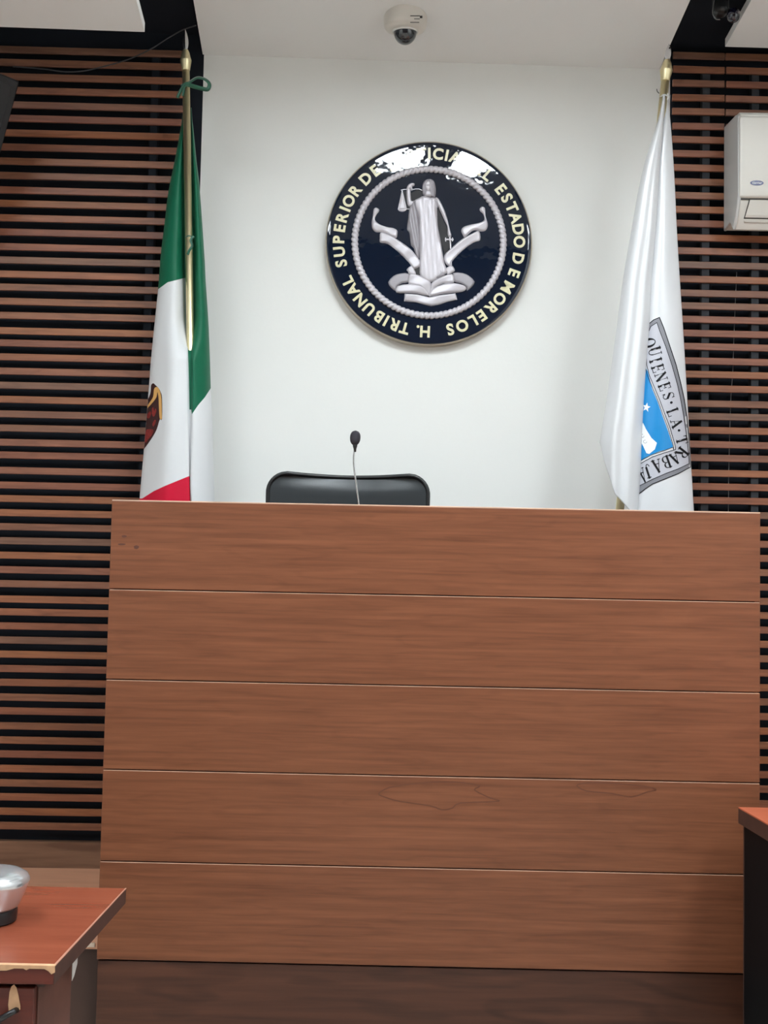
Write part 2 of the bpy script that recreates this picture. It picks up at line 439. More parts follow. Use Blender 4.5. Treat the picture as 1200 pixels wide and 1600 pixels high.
lamp(2.2, 2.9, -1.6, 0.4, M_lamp_fill, 'added fill light panel in the ceiling over the right side of the room')

# ------------------------------------------------------------------ slatted wall cladding
ys_left = [78.8,98.8,121,142.5,165,186,208.8,231,253,275.5,298,319,341.8,363.8,386.8,407.5,429.5,450,472,494,518,537,559,581,603,625,648,670,692.5,712,736,759,780,802,824,846,868.4,891,913,937,957,979,1001,1023,1045.6,1067,1090,1111.6,1135,1157,1179,1201.6,1224,1246,1268.4,1290.6]
zl = [atwall(60, y, 0.05).z for y in ys_left]
ys_right = [88.8,110.5,132,154.5,176,199,220,242,264,285.8,307.5,329,351,372.9,393.8,415.6,437.6,459.3,479.4,500.3,522.3,542.9,565.4,586,608,631.5,651.5,673.5,695.5,716.7,740,761,782.7]
zr = [atwall(1140, y, 0.05).z for y in ys_right]
pr = (zr[0]-zr[-1])/(len(zr)-1)
while zr[-1] - pr > zs1 + 0.03: zr.append(zr[-1] - pr)
def slats(name_side, x0, x1, zz, seam=None):
    m = MB()
    for i, z in enumerate(zz):
        segs = [(x0, x1)]
        if seam and i < 9: segs = [(x0, seam-.003), (seam+.003, x1)]
        for a, b in segs:
            t = random.uniform(-.0009, .0009); e = random.uniform(-.002, .002)
            a2 = a; b2 = b + (e if name_side == 'L' else 0)
            if name_side == 'R': a2 = a + e
            h = 0.0149
            m.hexa([(a2,wall_y(a2)-.055,z-h+t),(b2,wall_y(b2)-.055,z-h-t),(b2,wall_y(b2)-.043,z-h-t),(a2,wall_y(a2)-.043,z-h+t),
                    (a2,wall_y(a2)-.055,z+h+t),(b2,wall_y(b2)-.055,z+h-t),(b2,wall_y(b2)-.043,z+h-t),(a2,wall_y(a2)-.043,z+h+t)])
    return m
xs_l = atwall(284, 400, .05).x; xs_r = atwall(1051, 130, .05).x
pl = empty('slat_cladding', (-1.9, wall_y(-1.9), DZ), 'horizontal brown wooden slats on the black wall left of the white wall', 'wall cladding')
bevel(slats('L', XL, xs_l, zl).build('slat_field', M_slat, pl), 0.0015, 1)
pr_ = empty('slat_cladding', (2.2, wall_y(2.2), DZ), 'horizontal brown wooden slats on the black wall behind the air conditioner', 'wall cladding')
bevel(slats('R', xs_r, XR, zr, atwall(1133, 130, .05).x).build('slat_field', M_slat, pr_), 0.0015, 1)
M_batten = mat('dark batten', S(38, 41, 46), 0.8)
for root, xs in ((pl, [-2.9, -2.3, atwall(240, 300).x]), (pr_, [atwall(1098, 500).x, atwall(1175, 500).x, 2.3, 2.9])):
    for x in xs:
        z1 = 3.8
        wallbox(x-.016, x+.016, DZ+.1 if root is pl else zs1+.002, z1, .043, 0.0).build('batten', M_batten, root) if root is pr_ else wallbox(x-.016, x+.016, zs1+.002, z1, .043, 0.0).build('batten', M_black, root)
# thin grey wire hanging behind the right slats
wp = [(1151,425),(1149,470),(1147,520),(1145,580),(1142,620),(1140,680),(1138.5,740),(1138,800),(1137,900),(1137,1150)]
setp(MB().tube([atwall(x, y, 0.018) for x, y in wp], 0.0016, 6).build('wire', mat('grey wire', S(130,130,132), .5), None, True),
     'thin grey wire hanging down behind the slats below the air conditioner', 'wire')

# ------------------------------------------------------------------ judge bench
BY = 3.95
bx0, bx1 = at(175, 781, BY).x, at(1188, 801, BY).x
ztop = 0.5*(at(175, 781, BY).z + at(1188, 801, BY).z)
seam = lambda yl, yr: 0.5*(at(165, yl, BY).z + at(1180, yr, BY).z)
zz = [ztop, seam(920.5, 940), seam(1062.5, 1081), seam(1203.5, 1222), seam(1347.5, 1365), seam(1502.5, 1521)]
bench = empty('judge_bench', ((bx0+bx1)/2, 4.25, 0), 'tall brown wood-grain judge bench with wide horizontal boards in the centre', 'bench')
G = 0.0016
for i in range(5):
    o = MB().box((bx0, BY, zz[i+1]+(G if i < 4 else 0.003)), (bx1, BY+.03, zz[i]-(G if i else 0.003))).build('front_board', M_bench, bench)
    bevel(o, 0.0018, 2)
    if i: MB().box((bx0+.002, BY-.0004, zz[i]-G-.0022), (bx1-.002, BY+.001, zz[i]-G-.0006)).build('worn_or_lit_edge', M_cap, o)  # pale strip paints the light caught by the board's worn top edge
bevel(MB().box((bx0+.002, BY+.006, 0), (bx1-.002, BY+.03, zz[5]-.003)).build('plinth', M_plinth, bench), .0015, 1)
MB().box((bx0+.01, BY+.028, 0.02), (bx1-.01, BY+.034, ztop-.01)).build('backing_board', M_black, bench)
bevel(MB().box((bx0, BY+.001, ztop-.003), (bx1, BY+.26, ztop+.001)).build('top_cap', M_cap, bench), .001, 1)
MB().box((bx0, BY+.035, DZ), (bx0+.03, 4.62, ztop-.003)).build('side_panel', M_bench, bench)
MB().box((bx1-.03, BY+.035, DZ), (bx1, 4.62, ztop-.003)).build('side_panel', M_bench, bench)
bevel(MB().box((bx0+.03, BY+.036, 1.44), (bx1-.03, 4.44, 1.47)).build('work_surface', M_desk, bench), .002, 1)
MB().box((bx0+.03, BY+.036, ztop-.03), (bx1-.03, BY+.25, ztop-.003)).build('shelf', M_bench, bench)
M_knot = mat('knot', S(84, 48, 36), .45)
M_fig = mat('veneer figure', S(98, 56, 37), .4)
for fg in ([(60,262),(90,245),(150,235),(230,228),(300,230),(355,240),(340,252),(385,275),(410,285),(300,290),(275,305),(245,310),(210,298),(120,285),(75,272)],
           [(640,240),(660,232),(700,230),(780,235),(850,243),(872,252),(845,258),(800,272),(740,262),(670,255)]):
    fm = MB()
    for q in stroke([(560+x/1.875, 1100+y/1.875) for x, y in closed_smooth(fg, 3)], 2.0, True):
        fm.add([at(x, y, BY-.0003) for x, y in q], [[0, 1, 2, 3]])
    fm.build('grain_figure', M_fig, bench)
# small knots in the top board
for (x, y, a, b) in ((194, 838, 4, 2), (190, 850.5, 6, 1.6), (213, 855, 4, 3)):
    pts = [(x+a*math.cos(t*PI/6)*(1+.25*math.sin(3*t)), y+b*math.sin(t*PI/6)) for t in range(12)]
    patch(MB(), pts, lambda u, v, d: at(u, v, BY-.0004), 2).build('knot_mark', M_knot, bench)

# ------------------------------------------------------------------ office chair
CY = 4.56
def chair():
    top = at(545, 742, CY).z; x0 = at(419, 780, CY).x; x1 = at(668.5, 780, CY).x; cx = (x0+x1)/2; hw = (x1-x0)/2
    root = empty('office_chair', (cx, CY-.2, PZ), 'black leather swivel chair with a wide rounded backrest behind the bench', 'chair')
    H = 0.74; nu, nv = 30, 30; 
    def outline(v, hwv, rc=0.075):                      # half width at distance v below the top
        if v < rc: return hwv - rc + math.sqrt(max(0, rc*rc-(rc-v)**2))
        return hwv - 0.02*(v-rc)
    def sheet(infl, off, inset):
        vs = []
        for j in range(nv+1):
            v = (j/nv)**1.4*(H-2*inset) + inset
            w_ = max(0.02, outline(v, hw)) - inset
            for i in range(nu+1):
                s = -1+2*i/nu; s = math.sin(s*PI/2)
                x = cx + s*w_; dz = -0.008*math.cos(s*PI*.5)
                y = CY + 0.05*(1 - s*s)*1.0 + off + infl*(1-abs(s)**6)*min(1, v/.05)*min(1, (H-v)/.05)
                vs.append((x, y, top - v + (dz if v < .2 else 0)))
        return vs
    fr = sheet(-0.022, -0.02, 0.0); bk = sheet(0.03, 0.03, 0.0)
    fs = []; n1 = (nu+1)
    for j in range(nv):
        for i in range(nu):
            a = j*n1+i; fs.append((a, a+1, a+1+n1, a+n1)); b = len(fr)+a; fs.append((b, b+n1, b+1+n1, b+1))
    N0 = len(fr)
    for i in range(nu): fs.append((i, N0+i, N0+i+1, i+1)); a = nv*n1+i; fs.append((a, a+1, N0+a+1, N0+a))
    for j in range(nv): a = j*n1; fs.append((a, a+n1, N0+a+n1, N0+a)); a += nu; fs.append((a, N0+a, N0+a+n1, a+n1))
    o = obj('backrest', fr+bk, fs, M_leather, root); smooth_by_angle(o, 50); bevel(o, .012, 3, 50)
    # piped edge
    pp = []
    for j in range(26, -1, -1): v = 0.55*(j/26)**1.6; pp.append((cx - max(.02, outline(v, hw)), CY-.018, top-v))
    for i in range(1, 12): s = -1+2*i/12; pp.append((cx + s*(hw-.075), CY-.02+.05*(1-s*s), top-.008*math.cos(s*PI/2)))
    for j in range(0, 27): v = 0.55*(j/26)**1.6; pp.append((cx + max(.02, outline(v, hw)), CY-.018, top-v))
    MB().tube(pp, .0085, 8).build('piping', M_plastic, root, True)
    zs = PZ + 0.46
    st = MB().box((cx-.26, CY-.50, zs-.06), (cx+.26, CY-.02, zs+.04)).build('seat', M_leather, root); bevel(st, .04, 4)
    for s in (-1, 1):
        a = MB().tube([(cx+s*.27, CY-.05, zs), (cx+s*.31, CY-.05, zs+.2), (cx+s*.31, CY-.12, zs+.22), (cx+s*.31, CY-.38, zs+.22), (cx+s*.27, CY-.38, zs-.02)], .018, 10)
        a.build('armrest', M_plastic, root, True)
    MB().tube([(cx, CY-.25, PZ+.08), (cx, CY-.25, zs-.05)], .025, 14).build('gas_post', M_chrome, root, True)
    sb = MB(); cas = []
    for k in range(5):
        a = 2*PI*k/5 + .3; e = Vector((cx+.27*math.cos(a), CY-.25+.27*math.sin(a)*.62, PZ+.075))
        sb.tube([(cx, CY-.25, PZ+.11), e], [.024, .014], 8); cas.append(e)
    sb.build('star_base', M_plastic, root, True)
    for e in cas:
        MB().ellip((e.x, e.y, PZ+.03), (.018, .03, .03), 14, 8).build('caster', M_plastic, root, True)
chair()

# ------------------------------------------------------------------ microphone
MY = 4.31
mic = empty('gooseneck_microphone', (at(563, 800, MY).x, MY, 1.47), 'slim gooseneck microphone with dark foam head in front of the chair', 'microphone')
pth = smooth_tab([tuple(at(x, y, MY)) for x, y in ((555.5,690),(554,700),(552.5,715),(553,730),(556,752),(559,775),(562,800),(565,840),(567,925))], 5)
pth[-1] = (pth[-1][0], pth[-1][1], 1.49)
MB().tube(pth, .0034, 10).build('gooseneck', M_chrome, mic, True)
hc = at(555, 684.5, MY)
prof = []
for i in range(17):
    t = i/16; z = -.0285 + .057*t
    q = 2*t-1; prof.append((max(.0008, .0195*(1-abs(q)**2.4)**.5*(1+.10*q*.6)), z))
MB().lathe(prof, Matrix.Translation(hc) @ Matrix.Rotation(.05, 4, 'Y'), 20).build('foam_head', M_foam, mic, True)
MB().lathe([(.0045,-.052),(.0055,-.04),(.0085,-.030),(.008,-.02)], Matrix.Translation(hc), 14).build('collar', M_plastic, mic, True)
MB().box((mic.location.x-.05, MY-.06, 1.47), (mic.location.x+.05, MY+.08, 1.497)).build('base', M_plastic, mic)

# ------------------------------------------------------------------ emblem
EC = atwall(670, 379, 0.05)
ER = 161.8 * (EC - EYE).dot(RW @ Vector((0,0,-1))) / F
em = empty('court_emblem', (EC.x, wall_y(EC.x), EC.z), 'round dark blue court emblem with silver justice figure on the white wall', 'emblem')
ux = Vector((1, 0.0227, 0)).normalized(); uz = Vector((0, 0, 1)); un = ux.cross(uz)  # un points +Y-ish?
if un.y > 0: un = -un
c_, s_ = math.cos(ROLL), math.sin(ROLL)
def EP(dx, dy, h):                                       # offset in units of the radius (x right, y down in the photo), height off the wall
    u = dx*c_ + dy*s_; v = -(-dx*s_ + dy*c_)
    return Vector((EC.x, wall_y(EC.x), EC.z)) + ux*(u*ER) + uz*(v*ER) + un*h
def disc(prof, n=128):                                   # prof: (radius fraction, height)
    m = MB(); 
    for r, h in prof:
        for k in range(n):
            a = 2*PI*k/n; m.v.append(EP(r*math.sin(a), -r*math.cos(a), h))
    for i in range(len(prof)-1):
        for k in range(n):
            a = i*n+k; b = i*n+(k+1)%n; m.f.append([a, b, b+n, a+n])
    m.f.append(list(range(n))); m.f.append([(len(prof)-1)*n+k for k in range(n)])
    return m
disc([(1.0, 0.0), (1.0, 0.044), (0.985, 0.048)]).build('rim', M_rim, em, auto=30)
HF = 0.0525
disc([(0.99, 0.0465), (0.985, 0.050), (0.965, HF), (0.955, HF)]).build('face_disc', M_navy, em, auto=40)
# rope ring
rope = MB(); NT, NP = 1280, 12; TW = 96
for i in range(NT):
    a = 2*PI*i/NT
    for k in range(NP):
        b = 2*PI*k/NP
        ph = TW*a/2 + b
        rr = 0.032*(0.66 + 0.4*abs(math.sin(ph))**.7)
        r = 0.717 + rr*math.cos(b)*1.05
        rope.v.append(EP(r*math.sin(a), -r*math.cos(a), HF + 0.003 + rr*ER*0.8*math.sin(b)))
for i in range(NT):
    for k in range(NP):
        j = (i+1) % NT; k2 = (k+1) % NP
        rope.f.append([i*NP+k, j*NP+k, j*NP+k2, i*NP+k2])
rope.build('rope_ring', M_relief, em, True)
# lettering : H. TRIBUNAL SUPERIOR DE JUSTICIA DEL ESTADO DE MORELOS, clockwise from the bottom
def glyph(ch):
    cu = bpy.data.curves.new('glyph', 'FONT'); cu.body = ch; cu.size = 1.0; cu.extrude = 0.03; cu.offset = 0.034; cu.bevel_depth = 0.0; cu.resolution_u = 4
    ob = bpy.data.objects.new('glyph', cu); COL.objects.link(ob)
    bpy.context.view_layer.update()
    me = bpy.data.meshes.new_from_object(ob.evaluated_get(bpy.context.evaluated_depsgraph_get()))
    vs = [v.co.copy() for v in me.vertices]; fs = [list(p.vertices) for p in me.polygons]
    bpy.data.objects.remove(ob); bpy.data.curves.remove(cu); bpy.data.meshes.remove(me)
    return vs, fs
GL = {}
words = [('H', 182.7, 182.7), ('.', 187.5, 187.5), ('TRIBUNAL', 195.8, 244.5), ('SUPERIOR', 256, 305.5), ('DE', 315.5, 323.5), ('JUSTICIA', 333.5, 377),
         ('DEL', 387.4, 401), ('ESTADO', 413, 449.4), ('DE', 460.3, 470), ('MORELOS', 480, 526.7)]
WID = {'I': .38, 'J': .7, 'L': .8, 'T': .85, 'E': .85, 'M': 1.2, 'O': 1.08, 'N': 1.05, '.': .4, 'D':1.0, 'S': .92}
for wd, a0, a1 in words:
    let = MB()
    ws = [WID.get(c, 1.0) for c in wd]; pos = [0.0]
    for i in range(1, len(wd)): pos.append(pos[-1] + (ws[i-1]+ws[i])/2)
    tot = pos[-1] or 1
    for c, p in zip(wd, pos):
        a = math.radians(a0 + (a1-a0)*p/tot if len(wd) > 1 else a0)
        if c not in GL: GL[c] = glyph(c)
        vs, fs = GL[c]; xs = [v.x for v in vs]; xm = (min(xs)+max(xs))/2
        sc = 0.150; out = []
        for v in vs:
            lx = (v.x-xm)*sc*0.98; lr = 0.822 + (v.y)*sc
            X = lr*math.sin(a) + lx*math.cos(a); Yd = -lr*math.cos(a) + lx*math.sin(a)
            out.append(EP(X, Yd, HF + (0.0035 if v.z > 0 else -0.001)))
        let.add(out, fs)
    let.build('lettering', M_gold, em)
# relief figure, traced in 1/957 of the radius around (592.5, 764)
def RP(h0, hgt, soft=14.0, folds=None):
    def fn(x, y, d):
        t = min(1, d/soft); h = h0 + hgt*math.sqrt(max(0, 1-(1-t)**2))
        if folds and d > 0.5: h += folds(x, y)*min(1, d/10)
        return EP((x-592.5)/957, (y-764)/957, HF + h0 + (h-h0)*2.0)
    return fn
def rel(name, polys, m, *a, **k):
    if name in ('ribbon', 'backdrop') and len(polys) > 1:
        for p in polys: rel1(name, [p], m, *a, **k)
        return None
    return rel1(name, polys, m, *a, **k)
def rel1(name, polys, m, h0=0.001, hgt=0.004, soft=14, folds=None, step=9, smooth=3, parent=None):
    mb = MB()
    for p in polys:
        p2 = closed_smooth(p, smooth) if smooth > 1 else p
        patch(mb, p2, RP(h0, hgt, soft, folds), step)
        d = densify(p2, step); n = len(d)
        a = [EP((x-592.5)/957, (y-764)/957, HF+h0) for x, y in d]; b = [EP((x-592.5)/957, (y-764)/957, HF-.001) for x, y in d]
        mb.add(a+b, [[i, (i+1) % n, n+(i+1) % n, n+i] for i in range(n)])
    return mb.build(name, m, parent or em, True)
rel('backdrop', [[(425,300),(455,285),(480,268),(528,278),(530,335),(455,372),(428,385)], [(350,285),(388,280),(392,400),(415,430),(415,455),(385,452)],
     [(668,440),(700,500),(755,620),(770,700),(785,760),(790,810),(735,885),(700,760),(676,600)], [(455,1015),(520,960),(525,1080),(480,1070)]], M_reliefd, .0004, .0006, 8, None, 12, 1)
fl = lambda x, y: 0.0006*math.sin(x*.07 + (y-700)*.018) + .0004*math.sin(x*.15 - y*.012)
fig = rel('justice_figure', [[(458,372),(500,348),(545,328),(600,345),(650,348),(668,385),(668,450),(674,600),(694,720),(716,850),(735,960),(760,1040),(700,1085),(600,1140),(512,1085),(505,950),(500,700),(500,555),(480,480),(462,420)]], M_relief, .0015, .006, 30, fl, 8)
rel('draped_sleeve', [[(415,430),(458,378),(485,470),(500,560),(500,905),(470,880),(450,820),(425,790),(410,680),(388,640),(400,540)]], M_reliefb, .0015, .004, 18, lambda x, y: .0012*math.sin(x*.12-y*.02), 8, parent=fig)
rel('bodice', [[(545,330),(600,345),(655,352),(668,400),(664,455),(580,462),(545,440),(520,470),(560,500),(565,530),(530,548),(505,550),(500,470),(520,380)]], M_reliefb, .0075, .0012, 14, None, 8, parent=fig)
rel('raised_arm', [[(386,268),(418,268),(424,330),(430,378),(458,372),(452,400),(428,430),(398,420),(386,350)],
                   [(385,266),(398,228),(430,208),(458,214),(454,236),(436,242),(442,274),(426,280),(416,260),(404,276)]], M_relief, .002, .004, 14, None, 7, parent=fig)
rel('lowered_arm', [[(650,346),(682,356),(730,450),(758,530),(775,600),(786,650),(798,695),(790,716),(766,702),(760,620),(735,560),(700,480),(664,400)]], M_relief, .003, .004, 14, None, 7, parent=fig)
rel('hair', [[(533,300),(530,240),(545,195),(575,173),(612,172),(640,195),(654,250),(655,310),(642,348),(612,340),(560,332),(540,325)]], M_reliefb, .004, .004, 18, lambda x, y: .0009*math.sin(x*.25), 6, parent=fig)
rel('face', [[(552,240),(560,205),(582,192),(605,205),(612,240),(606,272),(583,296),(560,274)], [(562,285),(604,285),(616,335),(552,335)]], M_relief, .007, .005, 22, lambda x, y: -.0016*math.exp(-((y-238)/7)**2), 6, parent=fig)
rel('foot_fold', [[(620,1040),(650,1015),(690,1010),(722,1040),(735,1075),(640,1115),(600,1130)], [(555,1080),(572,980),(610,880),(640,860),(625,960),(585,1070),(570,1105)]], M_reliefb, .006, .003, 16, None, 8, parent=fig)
sc_ = []
sc_ += stroke([(334,276),(360,270),(400,268),(436,272),(470,264),(500,264),(528,277)], 7)
sc_ += stroke([(343,282),(306,455)], 5) + stroke([(345,282),(384,452)], 5)
sc_ += [[(304,458),(388,452),(372,472),(345,480),(315,474)], [(345,300),(380,452),(350,460),(308,458)]] + stroke([(385,452),(416,454)], 5)
rel('scales', sc_, M_relief, .003, .0015, 6, None, 10, 1, parent=fig)
rel('sword', stroke([(788,742),(797,992)], 12) + stroke([(742,738),(814,738)], 13) + stroke([(745,722),(745,754)], 8) + stroke([(808,722),(808,754)], 8) + stroke([(783,690),(785,745)], 12), M_relief, .005, .002, 6, None, 10, 1, parent=fig)
rib = lambda x, y: .0012*math.sin(x*.02+y*.03)
rel('ribbon', [[(78,470),(85,450),(105,442),(130,458),(128,480),(105,510),(92,555),(130,595),(200,622),(260,632),(298,655),(300,690),(288,725),(240,710),(200,682),(150,672),(100,672),(68,640),(62,580),(72,520)]], M_relief, .002, .004, 16, rib, 9)
rel('ribbon', [[(145,675),(215,690),(300,740),(400,810),(460,872),(520,970),(450,1015),(405,955),(300,850),(210,782),(142,768),(137,730)]], M_relief, .001, .004, 18, rib, 9)
rel('ribbon', [[(1060,450),(1080,427),(1110,440),(1115,510),(1136,585),(1130,630),(1108,655),(1070,660),(1040,650),(990,657),(925,715),(902,690),(890,650),(912,618),(970,598),(1050,580),(1095,560),(1104,530),(1090,492),(1068,472)]], M_relief, .002, .004, 16, rib, 9)
rel('ribbon', [[(1055,655),(1065,740),(1000,765),(900,840),(802,945),(790,990),(745,962),(733,885),(800,815),(900,730),(990,680)]], M_relief, .001, .004, 18, rib, 9)
rel('ribbon', [[(385,1020),(425,985),(450,1010),(472,1070),(410,1062),(396,1038)], [(800,980),(830,1025),(802,1050),(762,1068),(745,1012)]], M_relief, .002, .003, 12, None, 9)
rel('ribbon', [[(214,1140),(262,1080),(330,1056),(405,1060),(400,1138),(340,1150),(292,1185),(284,1222),(240,1190)], [(1012,1130),(960,1075),(900,1050),(812,1050),(822,1130),(880,1145),(935,1180),(940,1216),(985,1180)]], M_reliefb, .002, .003, 14, None, 9, 2)
rel('ribbon', [[(410,1063),(500,1075),(570,1110),(608,1150),(600,1250),(575,1258),(500,1180),(402,1155)], [(612,1150),(680,1100),(804,1060),(820,1140),(720,1150),(640,1190),(602,1258)]], M_relief, .005, .004, 20, rib, 9, 2)
rel('ribbon', [[(300,1178),(400,1158),(500,1167),(560,1202),(588,1265),(480,1245),(380,1240),(288,1235)], [(622,1202),(720,1157),(820,1147),(910,1167),(935,1200),(900,1226),(820,1236),(700,1250),(590,1272)]], M_relief, .007, .004, 16, rib, 9, 2)
rel('ribbon', [[(365,1245),(480,1252),(590,1277),(700,1256),(835,1240),(850,1300),(760,1320),(690,1345),(610,1362),(540,1345),(470,1325),(360,1318)]], M_relief, .003, .004, 14, rib, 9, 1)

# ------------------------------------------------------------------ flags
def flagpole(name_root, p_top, p_bot, root, rad, blade_h=0.09):
    axis = (p_top - p_bot).normalized()
    Mx = Matrix.Translation(p_top) @ Vector((0,0,1)).rotation_difference(axis).to_matrix().to_4x4()
    MB().tube([p_bot, p_top], rad, 20).build('pole', M_brass, root, True)
    MB().lathe([(rad*1.02,-.004),(rad*1.15,0),(rad*1.2,.008),(rad*1.5,.034),(rad*1.55,.040),(rad*1.5,.043),(rad*1.32,.052),(rad*1.05,.072),(rad*.7,.084)], Mx, 24).build('ferrule', M_brass, root, auto=40)
    b = MB(); n = 12; prof = []
    for i in range(n+1):
        t = i/n; wv = 0.0145*math.sin(PI*min(1, (t*.92+.08)))**.7*(1-.35*t); prof.append((max(.0008, wv), .082 + blade_h*t))
    for wv, z in prof:
        for q in ((wv, 0), (0, .0045), (-wv, 0), (0, -.0045)): b.v.append(Mx @ Vector((q[0], q[1], z)))
    for i in range(n):
        for k in range(4): b.f.append([i*4+k, i*4+(k+1)%4, (i+1)*4+(k+1)%4, (i+1)*4+k])
    b.build('spear_tip', M_chrome, root)
    MB().lathe([(.15,0),(.15,.012),(.12,.03),(.03,.05),(.022,.12)], Matrix.Translation((p_bot.x, p_bot.y, p_bot.z)), 28).build('stand', M_brass, root, auto=40)

# left (tricolour) flag
FY = 4.73
fl_root = empty('flag', (at(303, 900, FY).x, FY, PZ), 'green, white and red flag draped on the brass pole at the left', 'flag')
ptop = at(290.5, 109, FY); pb = at(297.5, 530, FY); kk = (ptop.z - PZ)/(ptop.z - pb.z); pbot = ptop + (pb - ptop)*kk
pbot.y = FY
flagpole('pole', ptop, pbot, fl_root, 0.0152)
LX = smooth_tab([(150,287.5),(185,284.5),(240,275),(300,263),(350,257),(400,251),(452,247),(500,242),(560,236),(600,233),(700,225),(780,218),(860,212)])
LI = smooth_tab([(150,289),(185,289.5),(300,288),(400,288.5),(435,289.5),(520,291.5),(600,294),(740,296),(800,297),(860,297)])
RI = smooth_tab([(150,298),(200,298.5),(300,300.5),(400,302.5),(520,301),(640,300),(750,297.5),(800,299),(860,300)])
RX = smooth_tab([(150,299),(180,300),(209,303),(250,307),(294,312),(400,319.5),(440,321.5),(500,325.5),(560,328),(610,329.5),(650,331.5),(780,335),(860,337)])
def lb1(x): return interp([(247,452),(262,441),(290,434)], x)
def lb2(x): return interp([(222,779),(240,767.5),(257,759.5),(295,744)], x)
def rb1(x): return interp([(300,647),(310,632.5),(320,621),(329,607),(333,604)], x)
def left_front(px, py):
    a, b = interp(LX, py), interp(LI, py); u = min(1.0, max(0.0, (px-a)/(b-a))); T = min(1, max(0, (py-150)/500))
    bul = 0.03 + 0.065*T
    Y = FY + 0.05 - bul*(math.sin(PI*u)**.75 if 0 < u < 1 else 0) - 0.006*T*math.sin(9*u + py*.004)
    if py > 500: Y -= 0.095*min(1, (py-500)/60)*u**3
    return at(px, py, Y)
def right_front(px, py):
    a, b = interp(RI, py), interp(RX, py); u = min(1.0, max(0.0, (px-a)/(b-a))); T = min(1, max(0, (py-150)/500))
    bul = 0.025 + 0.05*T
    Y = FY + 0.05 - bul*(math.sin(PI*u)**.75 if 0 < u < 1 else 0) - 0.004*T*math.sin(7*u+1)
    if py > 500: Y -= 0.095*min(1, (py-500)/60)*(1-u)**3
    return at(px, py, Y)
rows = 200; NU = 40; NR = 24
vs, fs, A1, A2 = [], [], [], []
cols = None
for j in range(rows+1):
    py = 168 + (858-168)*j/rows; line = []
    a, b, c, d = interp(LX, py), interp(LI, py), interp(RI, py), interp(RX, py)
    for i in range(NU+1):
        px = a + (b-a)*(0.5-0.5*math.cos(PI*i/NU)); line.append((left_front(px, py), py-lb1(px), py-lb2(px)))
    for i in range(1, 4):
        px = b + (c-b)*i/4; Y = FY + 0.047 - (0.08*min(1, max(0, (py-505)/55)))
        line.append((at(px, py, Y), py-640, -1))
    for i in range(NR+1):
        px = c + (d-c)*(0.5-0.5*math.cos(PI*i/NR)); line.append((right_front(px, py), py-rb1(px), -1))
    T = min(1, (py-150)/500)
    for i in range(1, 12):
        px = d + (a-d)*i/12; line.append((at(px, py, FY + 0.06 + (.03+.05*T)*math.sin(PI*i/12)), py-(600+i*-12), -1))
    n = len(line)
    for p, q, r in line: vs.append(p); A1.append(q); A2.append(r)
    if j:
        for i in range(n):
            k = (i+1) % n; fs.append([(j-1)*n+i, (j-1)*n+k, j*n+k, j*n+i])
cl = obj('cloth', vs, fs, M_flag, fl_root, True)
for nm, A in (('white_edge', A1), ('red_edge', A2)):
    at_ = cl.data.attributes.new(nm, 'FLOAT', 'POINT'); at_.data.foreach_set('value', A)
# printed eagle wing, zoom coordinates of a 13.33x enlargement
def wf(off):
    def fn(x, y, d):
        p = left_front(max(interp(LX, 590+y/13.333)+.15, 220+x/13.333), 590+y/13.333); return p + (EYE-p).normalized()*off
    return fn
def pr(name, polys, m, off, step=22, sm=3):
    mb = MB()
    for p in polys: patch(mb, closed_smooth(p, sm) if sm > 1 else p, wf(off), step)
    return mb.build(name, m, cl)
pr('wing_print', [[(165,420),(205,300),(215,160),(258,118),(300,150),(370,220),(412,300),(442,420),(442,860),(395,872),(330,1080),(230,1260),(80,1470),(30,1500),(40,1200),(60,1000),(80,800),(90,560)]], M_maroon, .0012)
pr('wing_print', [[(300,205),(350,200),(392,265),(422,380),(432,500),(436,700),(440,858),(396,855),(382,700),(374,520),(368,400),(345,300),(328,400),(262,500),(112,665),(96,640),(190,510),(256,400),(272,260)]], M_ochre, .002)
pr('wing_print', [[(232,650),(262,620),(282,700),(300,640),(325,680),(310,745),(272,812),(235,775)], [(130,780),(190,700),(215,740),(190,830),(140,845)], [(95,1110),(160,1075),(262,1090),(225,1200),(150,1290),(95,1360),(70,1250)], [(270,900),(310,880),(300,960),(262,1020),(240,980)]], M_featherred, .002)
# ribbon bows on the pole
def ribbon(name, path, wdt, m, parent, nvec=Vector((0,0,1))):
    pts = [Vector(p) for p in smooth_tab([tuple(p) for p in path], 6)]; mb = MB(); n = len(pts)
    for i, p in enumerate(pts):
        t = (pts[min(i+1,n-1)]-pts[max(i-1,0)]).normalized(); s = t.cross(Vector((0,-1,0)))
        s = (s.normalized() if s.length > .2 else nvec) * (wdt/2)
        s = s*.8 + Vector((0, -wdt*.25, 0))
        mb.v += [p-s, p+s]
    for i in range(n-1): mb.f.append([2*i, 2*i+1, 2*i+3, 2*i+2])
    o = mb.build(name, m, parent, True); sd = o.modifiers.new('thickness', 'SOLIDIFY'); sd.thickness = .0012; return o
P = lambda x, y, dy=0.0: at(x, y, FY-.02+dy)
ribbon('bow', [P(292,132,-.004), P(300,126), P(309,121.5), P(320,124), P(327,131,.01), P(325,139,.012), P(318,139,.006), P(306,136), P(293,132,-.004)], .018, M_greenrib, fl_root)
ribbon('bow', [P(295,130,-.006), P(289,132,-.008), P(284,139), P(280,146), P(277,153)], .014, M_greenrib, fl_root)
ribbon('bow', [P(295,132,-.006), P(288,135,-.006), P(287,142), P(285,150)], .011, M_greenrib, fl_root)
ribbon('bow', [P(283,133,.01), P(287,131.5,-.004), P(292,132,-.008), P(298,133,.004)], .011, M_greenrib, fl_root)
ribbon('bow', [P(303,369,-.02), P(298,375,-.026), P(300,384,-.026), P(296,391,-.026), P(293,398,-.024)], .011, M_greenrib, fl_root)
